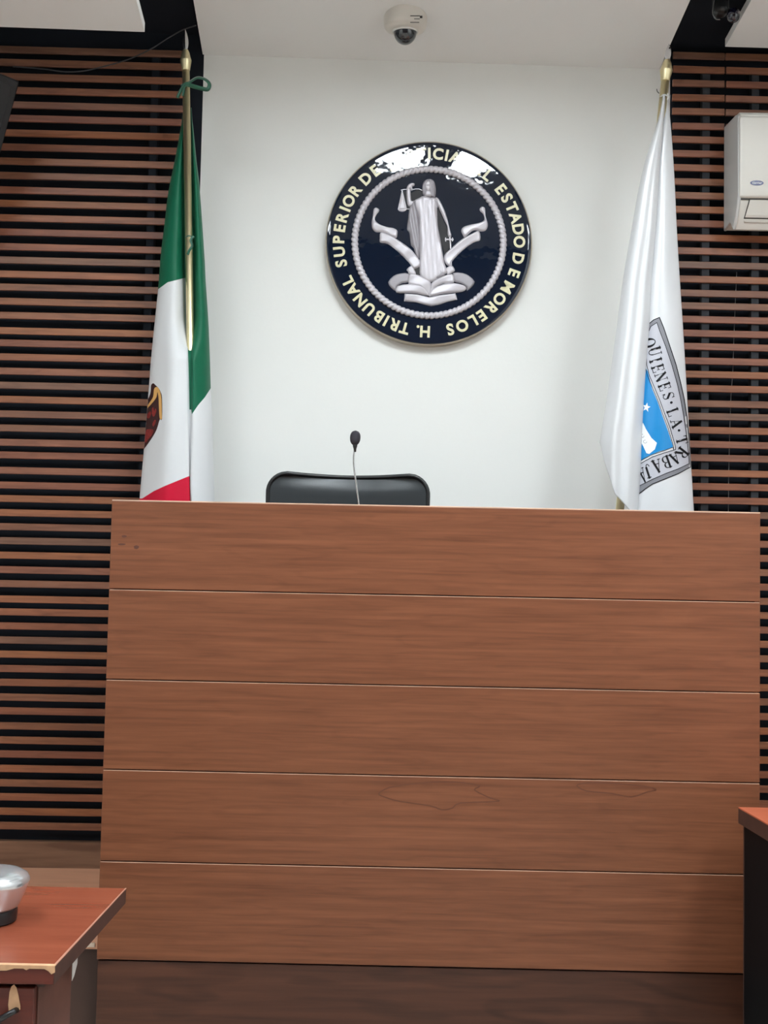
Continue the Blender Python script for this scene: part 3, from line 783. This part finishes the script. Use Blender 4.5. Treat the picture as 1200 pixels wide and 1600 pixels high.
ribbon('bow', [P(290,371,-.012), P(295,368.5,-.022), P(302,371,-.016)], .007, M_greenrib, fl_root)

# right (white satin) flag
GY = 4.66
fr_root = empty('flag', (at(962, 900, GY).x, GY, PZ), 'white satin flag with printed shield frame, on the right brass pole', 'flag')
qtop = at(1039.5, 125, GY); qb = at(969, 790, GY)
kk = (qtop.z - PZ)/(qtop.z - qb.z); qbot = qtop + (qb - qtop)*kk; qbot.y = GY
flagpole('pole', qtop, qbot, fr_root, 0.0165, 0.072)
HX = smooth_tab([(146,1036),(165,1033.5),(192,1027),(250,1008.5),(300,997),(352,988),(440,973),(527,961.5),(615,949),(690,937.5),(760,930),(840,922)])
HF_ = smooth_tab([(146,1040),(200,1036),(250,1031),(350,1025),(440,1017.5),(500,1015),(570,1009.5),(652,1004.5),(740,1000.5),(800,997),(860,995)])
HR = smooth_tab([(146,1042),(160,1044.5),(222,1050),(285,1054),(360,1057.5),(435,1062),(502,1066.5),(602,1072.5),(690,1077.5),(797,1084),(860,1088)])
def lob1(px, py):
    a, b = interp(HX, py), interp(HF_, py); u = min(1.0, max(0.0, (px-a)/(b-a))); T = min(1, max(0, (py-146)/520))
    bul = 0.022 + 0.055*T
    Y = GY - .012 - .032*min(1, max(0, (py-150)/50)) - bul*(math.sin(PI*u)**.7 if 0 < u < 1 else 0) + T*(.011*math.cos(2*PI*1.6*u+.6) + .004*math.sin(19*u+py*.006))
    return at(px, py, Y)
def lob2(px, py):
    a, b = interp(HF_, py)-4*min(1, (py-146)/100), interp(HR, py); u = min(1.0, max(0.0, (px-a)/(b-a))); T = min(1, max(0, (py-146)/520))
    bul = 0.015 + 0.055*T
    Y = GY + .03 - .04*min(1, max(0, (py-150)/50)) - bul*(math.sin(PI*(.12+.88*u))**.7 if u < 1 else 0) + T*(.005*math.cos(2*PI*1.2*u))*(1 if py < 430 else max(0, 1-(py-430)/60))
    return at(px, py, Y)
vs, fs = [], []
rows = 200
for j in range(rows+1):
    t = j/rows; line = []
    py0 = 148 + (850-148)*t
    for i in range(41):
        s = 0.5-0.5*math.cos(PI*i/40)
        pyb = interp([(0,692),(.11,722),(.38,772),(.78,797),(1,850)], s)
        py = 148 + (pyb-148)*t
        a, b = interp(HX, min(py, 692)), interp(HF_, py)
        if py > 692: a = 937.5
        px = a + (b-a)*s
        # depth from the same bulge, using the local fraction
        T = min(1, max(0, (py-146)/520)); bul = 0.022 + 0.055*T
        Y = GY - .012 - .032*min(1, max(0, (py-150)/50)) - bul*(math.sin(PI*s)**.7 if 0 < s < 1 else 0) + T*(.011*math.cos(2*PI*1.6*s+.6) + .004*math.sin(19*s+py*.006))
        line.append(at(px, py, Y))
    py = py0
    for i in range(1, 3):
        line.append(at(interp(HF_, py0)-2*i*min(1, (py0-146)/100), py0, GY - .012 - .032*min(1, max(0, (py-150)/50)) + .014*i))
    c, d = interp(HF_, py0)-4*min(1, (py0-146)/100), interp(HR, py0)
    for i in range(33):
        px = c + (d-c)*(0.5-0.5*math.cos(PI*i/32)); line.append(lob2(px, py0))
    for i in range(1, 8):
        px = d + (interp(HF_, py0)+8-d)*i/8; line.append(at(px, py0, GY + .03 - .04*min(1, max(0, (py-150)/50)) + .03*math.sin(PI*i/16)))
    n = len(line); vs += line
    if j:
        for i in range(n-1): fs.append([(j-1)*n+i, (j-1)*n+i+1, j*n+i+1, j*n+i])
sat = obj('cloth', vs, fs, M_satin, fr_root, True)
sd = sat.modifiers.new('thickness', 'SOLIDIFY'); sd.thickness = .0012; sd.offset = 0
# printed shield frame (coordinates of a 5x enlargement)
def zf(off):
    def fn(x, y, d):
        px, py = 980+x/5, 480+y/5
        px = min(px, interp(HR, py)-.3); p = lob2(px, py); return p + (EYE-p).normalized()*off
    return fn
O_ = [(150,175),(172,128),(205,100),(252,80),(285,160),(332,300),(382,450),(420,600),(446,720),(466,850),(480,1000),(490,1150),(496,1248)]
O2 = [(496,1248),(400,1300),(300,1340),(200,1380),(140,1420),(90,1460)]
S_ = [(170,185),(185,150),(232,120),(252,180),(302,310),(352,460),(392,600),(418,720),(441,850),(458,960),(472,1080),(482,1195),(484,1222)]
S2 = [(484,1222),(400,1262),(300,1300),(200,1343),(110,1388),(88,1400)]
I_ = [(148,340),(152,450),(172,530),(210,620),(252,720),(292,830),(334,940),(376,1085),(378,1112)]
I2 = [(378,1112),(300,1135),(200,1168),(140,1200),(90,1232)]
def pz(name, polys, m, off, step=16):
    mb = MB()
    for p in polys: patch(mb, p, zf(off), step)
    return mb.build(name, m, sat)
pz('frame_print', [O_ + O2[1:] + S2[::-1] + S_[::-1][1:]], M_greyp, .0016)
pz('frame_print', [S_ + S2[1:] + I2[::-1] + I_[::-1][1:]], M_greyl, .0016)
pz('field_print', [[(140,470),(160,500),(196,640),(238,742),(280,860),(320,970),(357,1085),(352,1098),(250,1126),(170,1160),(90,1205),(95,1000),(100,850),(110,600)]], M_blue, .0016)
pz('frame_line', stroke(O_, 7) + stroke(O2, 7), M_ink, .0026, 12)
pz('frame_line', stroke(S_, 5) + stroke(S2, 5), M_ink, .0026, 12)
pz('frame_line', stroke(I_, 5) + stroke(I2, 5), M_ink, .0026, 12)
pz('frame_line', stroke([(x-14, y+4) for x, y in I_][1:] + [(357, 1094)] + [(x-12, y-15) for x, y in I2[1:]], 4), M_ink, .0026, 12)
star = []
for k in range(10):
    a = -PI/2 + k*PI/5 + .2; r = 38 if k % 2 == 0 else 16; star.append((150+r*math.cos(a)*.85, 782+r*math.sin(a)))
pz('star_print', [star, [(105,905),(125,905),(145,950),(190,1022),(232,1060),(216,1110),(172,1146),(150,1140),(125,1085),(100,1040)]], M_white, .0026, 10)
pz('scroll_marks', stroke([(140+14*math.cos(a*.7), 1050+12*math.sin(a*.7)) for a in range(8)], 3) + stroke([(122+9*math.cos(a*.7), 1005+14*math.sin(a*.7)) for a in range(8)], 3), M_greyp, .0034, 10)
# serif letters
TK, TN = .2, .062
def bar(x0, y0, x1, y1, w_):
    return stroke([(x0, y0), (x1, y1)], w_)
def arc(cx, cy, rx, ry, a0, a1, wt, wn, n=10):           # stroke thick at the sides, thin at top and bottom
    out = []; pts = []
    for i in range(n+1):
        a = math.radians(a0+(a1-a0)*i/n); th = wn + (wt-wn)*abs(math.cos(a))
        pts.append(((cx+(rx+th/2)*math.cos(a), cy+(ry+wn/2)*math.sin(a)), (cx+(rx-th/2)*math.cos(a), cy+(ry-wn/2)*math.sin(a))))
    for p, q in zip(pts, pts[1:]): out.append([p[0], q[0], q[1], p[1]])
    return out
def vstem(x, w_=TK, y0=0, y1=1, ser=.13):
    return bar(x, y0, x, y1, w_) + bar(x-ser-w_/2+.05, y0+TN/2, x+ser+w_/2-.05, y0+TN/2, TN) + bar(x-ser-w_/2+.05, y1-TN/2, x+ser+w_/2-.05, y1-TN/2, TN)
def letter(c):
    if c == 'I': return vstem(.2), .4
    if c == 'L': return vstem(.2) + bar(.2, TN/2, .7, TN/2, TN) + bar(.68, .0, .68, .28, TN), .75
    if c == 'E': return vstem(.2) + bar(.2, TN/2, .7, TN/2, TN) + bar(.68, 0, .68, .26, TN) + bar(.2, 1-TN/2, .66, 1-TN/2, TN) + bar(.64, .76, .64, 1, TN) + bar(.2, .52, .52, .52, TN) + bar(.52, .4, .52, .64, TN), .75
    if c == 'T': return vstem(.38) + bar(.02, 1-TN/2, .74, 1-TN/2, TN) + bar(.04, .76, .04, 1, TN) + bar(.72, .76, .72, 1, TN), .76
    if c == 'N': return bar(.14, 0, .14, 1, TN) + bar(.72, 0, .72, 1, TN) + bar(.14, .96, .72, .05, TK) + bar(0, TN/2, .28, TN/2, TN) + bar(.58, 1-TN/2, .86, 1-TN/2, TN) + bar(0, 1-TN/2, .2, 1-TN/2, TN), .88
    if c == 'U': return bar(.2, .3, .2, 1, TK) + bar(.72, .3, .72, 1, TN) + arc(.46, .32, .26, .29, 180, 360, .11, TN) + bar(.03, 1-TN/2, .37, 1-TN/2, TN) + bar(.58, 1-TN/2, .86, 1-TN/2, TN), .88
    if c == 'A': return bar(.12, 0, .42, 1, TN) + bar(.42, 1, .72, 0, TK) + bar(.2, .34, .6, .34, TN) + bar(0, TN/2, .26, TN/2, TN) + bar(.52, TN/2, .88, TN/2, TN), .86
    if c == 'S': return arc(.36, .75, .25, .23, 20, 200, .06, TN) + bar(.14, .68, .56, .36, TK) + arc(.35, .26, .24, .24, 180, 390, .10, TN) + bar(.62, .76, .62, .98, TN) + bar(.07, .02, .07, .26, TN), .7
    if c == 'Q': return arc(.42, .5, .32, .48, 0, 360, TK, TN, 20) + bar(.38, .08, .74, -.22, .09), .86
    if c == 'R': return vstem(.2) + arc(.42, .76, .22, .21, -90, 90, .15, TN) + bar(.2, 1-TN/2, .42, 1-TN/2, TN) + bar(.2, .53, .42, .53, TN) + bar(.42, .52, .72, .02, TK) + bar(.6, TN/2, .88, TN/2, TN), .86
    if c == 'B': return vstem(.2) + arc(.42, .76, .2, .21, -90, 90, .14, TN) + arc(.44, .27, .24, .25, -90, 90, .16, TN) + bar(.2, 1-TN/2, .42, 1-TN/2, TN) + bar(.2, .53, .44, .53, TN) + bar(.2, TN/2, .44, TN/2, TN), .78
    if c == 'J': return bar(.42, .22, .42, 1, TK) + arc(.27, .2, .15, .2, 180, 360, .07, TN) + bar(.22, 1-TN/2, .62, 1-TN/2, TN), .6
    if c == '.': return [[(.12+.13*math.cos(k*PI/5), .5+.13*math.sin(k*PI/5)) for k in range(10)]], .24
ink = MB()
seq = [('Q',1014,536,74,19,15),('U',1023,549,73,18,13),('I',1024.5,563,72,17,13),('E',1028,575.5,72,17,13),('N',1033,589,71,16.5,13),('E',1038.5,604,70,16.5,13),('S',1044.5,618.5,70,16,13),
       ('.',1049,629,70,16,13),('L',1051.5,644,70,16,13),('A',1057,661,70,15,14),('.',1061,672.5,72,15,13),('T',1065.5,688,74,15,14),
       ('R',1066,708,128,16,15),('A',1055,716,150,16,14),('B',1041.5,722,160,17,14),('A',1027,728,162,18,14),('J',1013.5,736,162,19,14),('A',1004,742,160,20,10)]
for c, x, y, ang, H, W in seq:
    st, wd = letter(c); a = math.radians(ang)
    dx, dy = math.cos(a), math.sin(a); ux_, uy_ = math.sin(a), -math.cos(a)
    for poly in st:
        q = []
        for (gx, gy) in poly:
            lx = (gx-wd/2)/.88*W*1.04; ly = (gy-.5)*H*1.12
            X = x + dx*lx + ux_*ly; Yp = y + dy*lx + uy_*ly
            q.append(((X-980)*5, (Yp-480)*5))
        dd = densify(q, 9)
        ink.add([zf(.0028)(u, v, 0) for u, v in dd], [list(range(len(dd)))])
ink.build('lettering_print', M_ink, sat)
# white tie at the top of the satin flag
Q = lambda x, y, dy=0.0: at(x, y, GY-.022+dy)
ribbon('tie', [Q(1031,151,.02), Q(1035,149,0), Q(1040,148,-.004), Q(1044,151,.01)], .012, M_whiterib, fr_root)
ribbon('tie', [Q(1043,146,0), Q(1044,151,-.002), Q(1042.5,156,-.002)], .007, M_whiterib, fr_root)
MB().tube([Q(1026,139), Q(1027,143), Q(1030,146)], .0016, 6).build('wire_tie', M_plastic, fr_root, True)

# ------------------------------------------------------------------ dome camera
dc = atceil(633.5, 29); nrm = Vector((0, .10, -1)).normalized()
Mx = Matrix.Translation(dc) @ Vector((0,0,1)).rotation_difference(nrm).to_matrix().to_4x4()
dome = empty('dome_camera', dc, 'small white dome security camera on the ceiling above the emblem', 'camera')
MB().lathe([(.088,-.03),(.0915,0),(.0915,.020),(.0895,.034),(.082,.045),(.066,.052),(.054,.053)], Mx, 48).build('housing', M_camwhite, dome, auto=45)
MB().lathe([(.0535,.050),(.0535,.056),(.0505,.060),(.048,.054)], Mx, 40, False).build('dome_ring', M_domerim, dome, True)
pf = [(.049*math.cos(t*PI/2/12), .054+.054*math.sin(t*PI/2/12)) for t in range(13)]
pf[-1] = (.0005, pf[-1][1])
MB().lathe(pf, Mx, 40).build('dome_cover', M_dome, dome, True)
lab = MB()
for (x0, x1, y) in ((641,658,25.0),(646,656,30.0),(640,655,35.5)):
    for i in range(6):
        pass
def on_house(x, y):
    d = ray(x, y); best = None
    Mi = Mx.inverted(); o_ = Mi @ EYE; dd = Mi.to_3x3() @ d; r = .0925
    a = dd.x**2+dd.y**2; b = 2*(o_.x*dd.x+o_.y*dd.y); c = o_.x**2+o_.y**2-r*r; q = b*b-4*a*c
    t = (-b-math.sqrt(max(0, q)))/(2*a); return EYE + d*t
for (x0, x1, y, h) in ((641,656,24.8,1.4),(647,656,29.5,1.0),(656,660,26.5,4.0),(641,655,35.0,1.2)):
    vs = []; 
    for i in range(7):
        x = x0+(x1-x0)*i/6; vs += [on_house(x, y-h/2), on_house(x, y+h/2)]
    lab.add(vs, [[2*i, 2*i+1, 2*i+3, 2*i+2] for i in range(6)])
lab.build('label_marks', M_acdark, dome)

# ------------------------------------------------------------------ black ceiling spotlight
sp = atceil(1126, 4); sp.z += .02
spot = empty('ceiling_spotlight', (sp.x, sp.y, zc(sp.y)), 'black spotlight with glossy round lens in the dark gap beside the right ceiling panel', 'light fixture')
bs = at(1126, 8, sp.y)
def rbox(cx, cy, cz, sx, sy, sz): return MB().box((cx-sx, cy-sy, cz-sz), (cx+sx, cy+sy, cz+sz))
bevel(rbox(bs.x, bs.y, bs.z+.02, .030, .035, .065).build('housing', mat('satin black metal', S(26,28,30), .3, .3), spot), .022, 4)
lc = at(1146, 24, sp.y-.03)
MB().ellip(lc, (.027, .027, .030), 28, 18).build('lens', M_lens, spot, True)
MB().tube([at(1130, 14, sp.y), at(1140, 18, sp.y-.02)], .012, 12).build('swivel_arm', M_plastic, spot, True)
MB().tube([(bs.x, bs.y, bs.z+.06), (bs.x, bs.y, zc(bs.y))], .01, 10).build('stem', M_plastic, spot, True)
br = smooth_tab([tuple(at(x, y, sp.y-.045)) for x, y in ((1117,-8),(1115,5),(1113.5,16),(1114.5,24),(1119,30),(1125,30.5))], 5)
MB().tube(br, .0022, 8).build('bracket', mat('grey bracket', S(120,122,124), .35, .6), spot, True)

# ------------------------------------------------------------------ air conditioner
ax0 = atwall(1131, 187, .055).x; ax1 = ax0 + 1.05
Yb = wall_y(ax0) - .056; Yf = 4.79
def Pz(px, py, Y): return at(px, py, Y).z
zt = Pz(1148, 177, Yf+.01); zb = Pz(1128, 359, Yb-.01); zfb = Pz(1149, 308.5, Yf)
ac = empty('air_conditioner', ((ax0+ax1)/2, Yb, zb), 'white split air conditioner mounted on the right wooden slats', 'air conditioner')
prof = [(Yb, zt+.03), (Yf+.03, zt+.012), (Yf+.012, zt-.004), (Yf+.012, zfb+.01), (Yf+.02, zfb-.01), (Yf+.045, zfb-.06), (Yf+.085, zfb-.11), (Yf+.13, zb+.012), (Yb, zb)]
MB().prism(prof, lambda p: Vector((ax0+.012, p[0], p[1])), lambda p: Vector((ax1-.012, p[0], p[1]))).build('body', M_ac, ac, auto=25)
pe = [(Yb, zt+.022), (Yf+.05, zt+.008), (Yf+.008, zt-.012), (Yf+.004, zfb+.01), (Yf+.018, zfb-.02), (Yf+.04, zfb-.065), (Yf+.08, zfb-.115), (Yf+.12, zb+.006), (Yb, zb-.004)]
for a, b in ((ax0, ax0+.014), (ax1-.014, ax1)):
    o = MB().prism(pe, lambda p: Vector((a, p[0], p[1])), lambda p: Vector((b, p[0], p[1]))).build('end_cap', M_acside, ac, auto=25); bevel(o, .005, 3, 30)
xf = at(1151.5, 240, Yf).x
pp = [(Yf+.022, zt-.002), (Yf-.006, zt-.022), (Yf-.007, zt-.05), (Yf-.006, zfb+.03), (Yf, zfb+.008), (Yf+.012, zfb)]
o = MB().prism(pp, lambda p: Vector((ax0+.004, p[0], p[1])), lambda p: Vector((ax1-.004, p[0], p[1]))).build('front_panel', M_ac, ac, auto=20); bevel(o, .004, 3, 30)
MB().prism([(Yf+.011, zfb+.001), (Yf+.011, zfb-.004), (Yf+.03, zfb-.004), (Yf+.03, zfb+.001)], lambda p: Vector((ax0+.015, p[0], p[1])), lambda p: Vector((ax1-.015, p[0], p[1]))).build('panel_gap', M_acdark, ac)
# louvre lying on the curved lower front
def lowY(z):
    t = zfb - z
    return interp([(-.01, Yf+.012), (.01, Yf+.02), (.06, Yf+.045), (.11, Yf+.085), (.2, Yf+.16)], t)
zl0 = Pz(1175, 311, Yf+.02); zl1 = Pz(1170, 340, Yf+.05)
def lsheet(xa, xb, za, zb_, off, th, slant=0.0, n=8):
    mb = MB(); v = []
    for k in range(n+1):
        z = za+(zb_-za)*k/n; y = lowY(z)-off; s = slant*k/n
        v += [Vector((xa-s, y, z)), Vector((xb+s, y, z)), Vector((xa-s, y+th, z)), Vector((xb+s, y+th, z))]
    f = []
    for k in range(n):
        a = 4*k; b = a+4; f += [[a, a+1, b+1, b], [a+2, b+2, b+3, a+3], [a, b, b+2, a+2], [a+1, a+3, b+3, b+1]]
    f += [[0, 2, 3, 1], [4*n, 4*n+1, 4*n+3, 4*n+2]]
    return mb.add(v, f)
lx0 = at(1171, 312, Yf+.02).x
lsheet(lx0-.002, ax1-.12, zl0+.004, zl1-.004, .0015, .006, .012).build('louver_gap', M_acdark, ac)
lsheet(lx0+.002, ax1-.124, zl0, zl1, .004, .006, .012).build('louver', M_ac, ac)
lsheet(lx0-.01, ax1-.11, zl1-.010, zl1-.017, .006, .01).build('outlet_lip', M_ac, ac)
# oval badge
bc = at(1182.5, 286, Yf-.0065); by = Yf-.0065
bd = MB(); n = 36
for lay in range(2):
    for k in range(n): bd.v.append(Vector((bc.x+.0282*math.cos(2*PI*k/n), by - .0015*lay, bc.z+.0108*math.sin(2*PI*k/n))))
bd.f = [list(range(n)), [n+k for k in range(n)]] + [[k, (k+1)%n, n+(k+1)%n, n+k] for k in range(n)]
badge = bd.build('badge', M_badge, ac)
tx = MB(); cur = 0; out = []
for ch in 'Carrier':
    v_, f_ = glyph(ch); xs = [v.x for v in v_]; wd = max(xs)-min(xs)
    out.append((ch, v_, f_, cur-min(xs))); cur += wd+.06
for ch, v_, f_, o_ in out:
    tx.add([Vector((bc.x+(v.x+o_-cur/2+v.y*.18)*.0118, by-.0017-(.0006 if v.z > 0 else 0), bc.z+(v.y-.33)*.0095)) for v in v_], f_)
tx.build('badge_lettering', M_white, badge)

# ------------------------------------------------------------------ dark television at the far left, top
A = at(31, 127, 4.6); u = Vector((-.62, -.79, 0)).normalized(); nh = Vector((.79, -.62, 0)).normalized()
tilt = math.radians(23); dn = (Vector((0,0,-1))*math.cos(tilt) - nh*math.sin(tilt)).normalized(); nn = u.cross(dn)
if nn.dot(nh) < 0: nn = -nn
tv = empty('television', A + u*.45 + dn*.28, 'dark flat screen tilted downwards at the top left, in front of the slats', 'television')
def tq(a, b, h): return A + u*a + dn*b + nn*h
def tbox(a0, a1, b0, b1, h0, h1): return MB().hexa([tq(a0,b0,h0), tq(a1,b0,h0), tq(a1,b1,h0), tq(a0,b1,h0), tq(a0,b0,h1), tq(a1,b0,h1), tq(a1,b1,h1), tq(a0,b1,h1)])
bevel(tbox(0, .95, 0, .56, -.045, 0).build('casing', M_bezel, tv), .006, 2)
tbox(.03, .92, .03, .53, 0, .002).build('screen', M_screen, tv)
pc = tq(.45, .28, -.045); wl = Vector((pc.x-.05, wall_y(pc.x-.05)-.055, pc.z))
MB().tube([pc, pc - nn*.1, wl], .02, 10).build('wall_bracket', M_black, tv, True)
cab = [at(20,104,4.7), at(70,108,4.85), at(100,112,4.85), at(130,111,4.85), at(165,103,4.85), at(200,93,4.85), at(235,77,4.85), at(262,60,4.82), at(285,47,4.8), at(306,40,4.76)]
setp(MB().tube(smooth_tab([tuple(p) for p in cab], 5), .0028, 8).build('cable', mat('dark cable', S(52,54,58), .5), None, True),
     'dark cable drooping across the top of the left slats', 'cable')

# ------------------------------------------------------------------ left desk
TZ = 0.75
tb = atz(197, 1388, TZ); tf = atz(86, 1509, TZ)
tx1 = (tb.x+tf.x)/2; ty0, ty1 = tf.y, tb.y
desk = empty('desk', (tx1-.7, (ty0+ty1)/2, 0), 'reddish brown desk with worn chipped front edge at the lower left', 'desk')
def quad_top(z0, z1, ins=0.0):
    return MB().hexa([(tx1-1.4, ty0, z0), (tf.x, ty0, z0), (tb.x, ty1, z0), (tx1-1.4, ty1, z0), (tx1-1.4, ty0, z1), (tf.x, ty0, z1), (tb.x, ty1, z1), (tx1-1.4, ty1, z1)])
quad_top(TZ-.0012, TZ).build('desktop', M_desk, desk)
quad_top(TZ-.036, TZ-.0012).build('desktop_edge', M_deskedge, desk)
MB().box((tx1-1.4, ty0-.0012, TZ-.036), (tf.x-.002, ty0, TZ-.004)).build('front_edging', M_deskred, desk)
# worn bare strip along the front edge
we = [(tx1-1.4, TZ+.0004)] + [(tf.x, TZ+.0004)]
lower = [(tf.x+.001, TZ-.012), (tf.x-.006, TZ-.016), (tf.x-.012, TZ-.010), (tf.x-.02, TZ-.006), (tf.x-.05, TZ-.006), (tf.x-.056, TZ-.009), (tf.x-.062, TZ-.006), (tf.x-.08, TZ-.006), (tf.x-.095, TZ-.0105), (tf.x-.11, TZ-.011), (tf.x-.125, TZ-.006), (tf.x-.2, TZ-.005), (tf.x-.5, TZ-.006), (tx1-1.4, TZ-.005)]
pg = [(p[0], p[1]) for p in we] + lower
MB().prism(pg, lambda p: Vector((p[0], ty0-.0026, p[1])), lambda p: Vector((p[0], ty0-.0005, p[1]))).build('worn_or_lit_edge', M_worn, desk)
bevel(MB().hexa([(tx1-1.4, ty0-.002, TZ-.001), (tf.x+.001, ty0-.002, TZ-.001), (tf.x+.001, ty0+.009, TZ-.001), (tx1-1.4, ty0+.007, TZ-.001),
          (tx1-1.4, ty0-.002, TZ+.0008), (tf.x+.001, ty0-.002, TZ+.0008), (tf.x+.001, ty0+.009, TZ+.0008), (tx1-1.4, ty0+.007, TZ+.0008)]).build('worn_or_lit_edge', M_worn, desk), .0005, 1)
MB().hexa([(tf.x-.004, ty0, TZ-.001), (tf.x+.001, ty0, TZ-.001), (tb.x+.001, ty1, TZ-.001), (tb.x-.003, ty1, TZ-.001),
           (tf.x-.004, ty0, TZ+.0007), (tf.x+.001, ty0, TZ+.0007), (tb.x+.001, ty1, TZ+.0007), (tb.x-.002, ty1, TZ+.0007)]).build('worn_or_lit_edge', mat('rubbed edge', S(160, 112, 92), .5), desk)
sx = at(57, 1560, ty0+.02).x
bevel(MB().box((sx-.025, ty0+.035, 0), (sx, 2.62, TZ-.037)).build('side_panel', M_deskbody, desk), .001, 1)
MB().box((tx1-1.38, 2.58, .15), (sx-.026, 2.60, TZ-.037)).build('modesty_panel', M_deskbody, desk)
MB().box((tx1-1.38, ty0+.035, 0), (tx1-1.355, ty1-.04, TZ-.037)).build('side_panel', M_deskbody, desk)
MB().box((sx-.025, ty0+.03, TZ-.052), (sx+.012, 2.615, TZ-.037)).build('side_rail', M_deskedge, desk)
dr = MB().box((sx-.5, ty0+.012, TZ-.20), (sx-.003, ty0+.032, TZ-.048)).build('drawer', M_deskred, desk); bevel(dr, .002, 1)
# bare chip on the drawer front
ch = [(at(x, y, ty0+.0115)) for x, y in ((22,1538),(26,1543),(29,1556),(32,1572),(32,1577),(24,1581),(14,1579),(13,1570),(15,1550),(18,1541))]
cm = MB().add([p for p in ch] + [p - Vector((0,.001,0)) for p in ch], [list(range(10)), list(range(10,20))] + [[i,(i+1)%10,10+(i+1)%10,10+i] for i in range(10)])
cm.build('bare_chip', M_worn, dr)
MB().tube([at(-4,1596,ty0+.002), at(8,1588,ty0-.004), at(20,1581,ty0-.004), at(26,1578, ty0+.012)], .006, 8).build('handle', M_plastic, dr, True)
tp = [at(x, y, 2.62) for x, y in ((108,1508),(116,1504),(115,1516),(106,1531),(104,1529))]
d_ = tx1 - 0.0
tpv = [Vector((sx+.0125, 2.575+.04*k, z)) for k, z in ((0,TZ-.038),(1,TZ-.038),(1,TZ-.085),(.4,TZ-.105),(0,TZ-.11))]
MB().add(tpv + [v + Vector((.001,0,0)) for v in tpv], [list(range(5)), list(range(5,10))] + [[i,(i+1)%5,5+(i+1)%5,5+i] for i in range(5)]).build('tape_piece', M_tape, desk)

# silver device on the desk
DY = 2.62; dcx = at(-16, 1434, DY).x
dev = empty('tabletop_device', (dcx, DY, TZ), 'silver flared rounded device on a black base, on the left desk', 'desk device')
MB().lathe([(.054,0),(.058,.003),(.059,.024),(.058,.028)], Matrix.Translation((dcx, DY, TZ+.0008)), 48).build('base', M_plastic, dev, auto=40)
MB().lathe([(.056,.028),(.062,.036),(.071,.056),(.080,.078),(.0835,.090),(.079,.100),(.064,.109),(.04,.115),(.0005,.117)], Matrix.Translation((dcx, DY, TZ+.0008)), 56).build('body', mat('polished silver', S(214,218,221), .2, .75), dev, auto=60)

# ------------------------------------------------------------------ right desk
RY = 3.8
rc = at(1153.7, 1261, RY); RZ = rc.z
rc2 = atz(1200, 1287.5, RZ)
desk2 = empty('desk', (rc.x+.6, RY-.35, 0), 'orange-brown topped desk with black side panel at the lower right', 'desk')
tk = at(1153.7, 1261, RY).z - at(1153, 1286, RY).z
yN = RY - .75
xN = rc.x + (rc2.x-rc.x)*(yN-RY)/(rc2.y-RY)
MB().hexa([(xN,yN,RZ-.004),(2.6,yN,RZ-.004),(2.6,RY,RZ-.004),(rc.x,RY,RZ-.004),(xN,yN,RZ),(2.6,yN,RZ),(2.6,RY,RZ),(rc.x,RY,RZ)]).build('desktop', M_desk2, desk2)
MB().hexa([(xN,yN,RZ-tk),(2.6,yN,RZ-tk),(2.6,RY,RZ-tk),(rc.x,RY,RZ-tk),(xN,yN,RZ-.004),(2.6,yN,RZ-.004),(2.6,RY,RZ-.004),(rc.x,RY,RZ-.004)]).build('desktop_edge', M_deskedge, desk2)
xs2 = at(1163, 1400, RY-.02).x
MB().box((xs2, yN+.03, 0), (xs2+.025, RY-.02, RZ-tk)).build('side_panel', M_blackpanel, desk2)
MB().box((xs2-.001, RY-.02, 0), (xs2+.025, RY-.012, RZ-tk)).build('edge_strip', M_worn if False else M_deskedge, desk2)
MB().box((xs2+.025, RY-.06, 0.1), (2.55, RY-.04, RZ-tk)).build('modesty_panel', M_blackpanel, desk2)
MB().box((2.55, yN+.03, 0), (2.575, RY-.02, RZ-tk)).build('side_panel', M_blackpanel, desk2)
MB().box((xs2+.026, yN+.035, 0.0), (2.54, yN+.055, RZ-tk)).build('front_panel', M_blackpanel, desk2)
